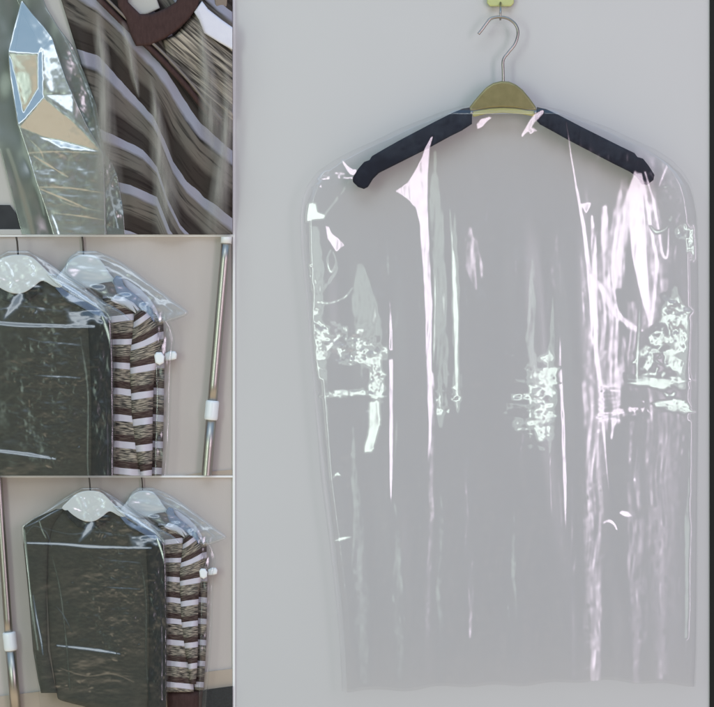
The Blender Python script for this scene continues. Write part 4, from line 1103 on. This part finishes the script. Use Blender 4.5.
# grey-green film panes left and right of the crisp fold
gp = thing('grey_film_cover', P(50, 234, -0.01), 'dull grey-green plastic cover hanging at the left of the top left bay', 'garment bag')
FP = Field(-60, 140, -30, 240, 3.0)
FP.noise(40, 100, 170, 190, 30, 44, 0.07, 0.08, seed=61, octaves=2)
FP.noise(95, 100, 40, 170, 7, 9, 0.06, 0.08, seed=62)
FP.noise(108, 190, 18, 50, 7, 10, 0.16, 0.16, seed=63)
FP.path([(46, 8), (60, 30), (78, 66), (92, 104), (101, 150)], (1, 1, 1, 1, 1), L_TOP, soft=.8)
FP.path([(118, 168), (110, 185), (113, 205), (118, 228)], (1, 2, 2, 2), L_TOP, soft=.8)
FP.path([(18, 100), (26, 150), (36, 180), (44, 215)], (3, 5, 5, 3), L_MINT_DIM, soft=2)
FP.path([(8, 150), (18, 180), (28, 215), (34, 238)], (2, 4, 5, 5), (0.0, -0.3), soft=2)
FP.blur(0.5)
FC = Field(-10, 140, -30, 240, 4.0)
UP, SKY, WARM = (0.0, 0.385), (0.0, 0.62), (0.0, -0.50)
FC.noise(60, 190, 70, 60, 20, 8, 0.025, 0.07, seed=71, octaves=3)
FC.noise(60, 60, 70, 80, 14, 16, 0.05, 0.06, seed=72, octaves=2)
FC.poly([(22, 2), (45, 33), (40, 50), (38, 54), (9, 51)], SKY, 1.2, grad=((0.05, 0.54), 30, 5, 20, 50))
FC.poly([(22, 2), (52, 36), (42, 50), (37, 40)], (0.0, 0.50), 1.2, grad=((0.0, 0.40), 30, 10, 47, 42))
FC.poly([(10, 54), (37, 54), (38, 88), (24, 112)], (0.0, -0.30), 1.0, grad=((0.0, -0.46), 14, 56, 36, 92))
FC.poly([(8, 54), (12, 60), (22, 108), (24, 118), (18, 123)], SKY, 0.9)
FC.poly([(38, 88), (44, 97), (24, 119), (18, 124), (24, 112)], SKY, 0.9)
FC.poly([(38, 54), (42, 50), (43, 96), (38, 88)], (0.0, 0.55), 0.8)
FC.poly([(43, 50), (53, 39), (60, 62), (73, 93), (46, 93)], (0.0, 0.27), 1.0, grad=((0.05, 0.08), 47, 50, 62, 80))
FC.path([(47, 56), (48, 72), (52, 90)], (2, 3, 2), (0.0, 0.36), soft=2.5)
FC.poly([(12, 57), (22, 60), (31, 74), (32, 92), (25, 104)], (0.0, 0.05), 3.0, grad=((0.0, -0.30), 12, 90, 34, 66))
FC.path([(44, 48), (50, 42), (53, 40)], (3, 4, 2), (0.0, 0.40), soft=1.0)
FC.poly([(46, 95), (73, 94), (73, 114)], (0.0, 0.27), 1.2, grad=((0.03, 0.22), 46, 95, 70, 105))
FC.poly([(44, 98), (62, 112), (88, 136), (103, 152), (75, 147), (60, 143), (20, 127)], WARM, 0.9, grad=((0.02, -0.42), 40, 105, 80, 145))
FC.poly([(40, 137), (60, 140), (103, 152), (80, 150), (60, 147)], (0.0, 0.40), 1.0)
FC.path([(22, 2), (14, 26), (8, 51), (10, 80), (18, 124), (28, 155), (36, 182)], (1, 1, 1.2, 1.2, 1.4, 1.6, 1), UP, soft=.5)
FC.path([(9, 52), (22, 54), (38, 54)], (.8, .8, .8), (0.1, 0.1), soft=.5)
FC.path([(45, 98), (60, 110), (76, 122), (90, 138), (103, 152)], (1.6, 3, 3, 2, 1), (0.05, 0.1), soft=.8)
for pts, w in (([(28, 153), (60, 151.5), (103, 153.5)], 1.0), ([(34, 156), (50, 166), (68, 177)], 1.6), ([(38, 187), (70, 188), (104, 193)], 1.2),
               ([(40, 189), (60, 197), (86, 208)], 1.6), ([(54, 213), (80, 216), (104, 220)], 1.2), ([(30, 140), (40, 150), (44, 160)], .8), ([(60, 200), (75, 206), (104, 212)], .7)):
    FC.path(pts, (w * .5, w, w * .4), WARM, soft=.5)
FC.path([(103, 153), (105, 190), (106, 236)], (1.2, 1.2, 1.2), UP, soft=.4)
FC.path([(52, 215), (56, 225), (60, 238)], (1, 2, 1), UP, soft=.7)
FC.noise(55, 110, 80, 140, 9, 12, 0.022, 0.040, seed=75, octaves=3)
FC.blur(0.5)
bulge = lambda cx_, cy_, rx_, ry_, a_: (lambda X, Y: a_ * np.exp(-((X - cx_) / rx_) ** 2 - ((Y - cy_) / ry_) ** 2))
sheet('left_pane', [(-25, -60, 24), (2, -60, 24), (24, -60, 20), (50, -60, 16), (80, -60, 18), (115, -50, 24), (125, -12, 27), (150, 0, 34), (180, 8, 42), (205, 14, 48), (236, 22, 56)], FP, M['grey_film'], gp, -0.010, 0.006, 5, 120, 1.0, box=B1)
sheet('right_pane', [(-25, 10, 38), (-5, 14, 42), (8, 20, 47), (28, 30, 59), (46, 40, 73), (74, 50, 85), (106, 60, 97), (140, 70, 103), (176, 76, 118), (210, 80, 124), (238, 82, 126)], FP, M['grey_film'], gp, -0.014, 0.006, 5, 160, 1.0, box=B1, base=bulge(80, 120, 60, 120, 0.006))
cr_ = thing('crisp_film_fold', P(55, 234, -0.02), 'crisp folded corner of clear plastic with sky blue and cream reflections', 'film')
sheet('folded_film', [(1, 21, 23), (14, 17.5, 33), (26, 14, 44), (38, 11, 53), (51, 8, 57), (80, 10, 67), (100, 13.5, 76), (124, 17.5, 87), (153, 27, 103.5), (180, 35, 105), (205, 44, 105.5), (238, 54, 106.5)], FC, M['foil'], cr_, -0.024, 0.006, 3, 260, 0.6, box=B1, base=bulge(48, 95, 30, 50, 0.012))
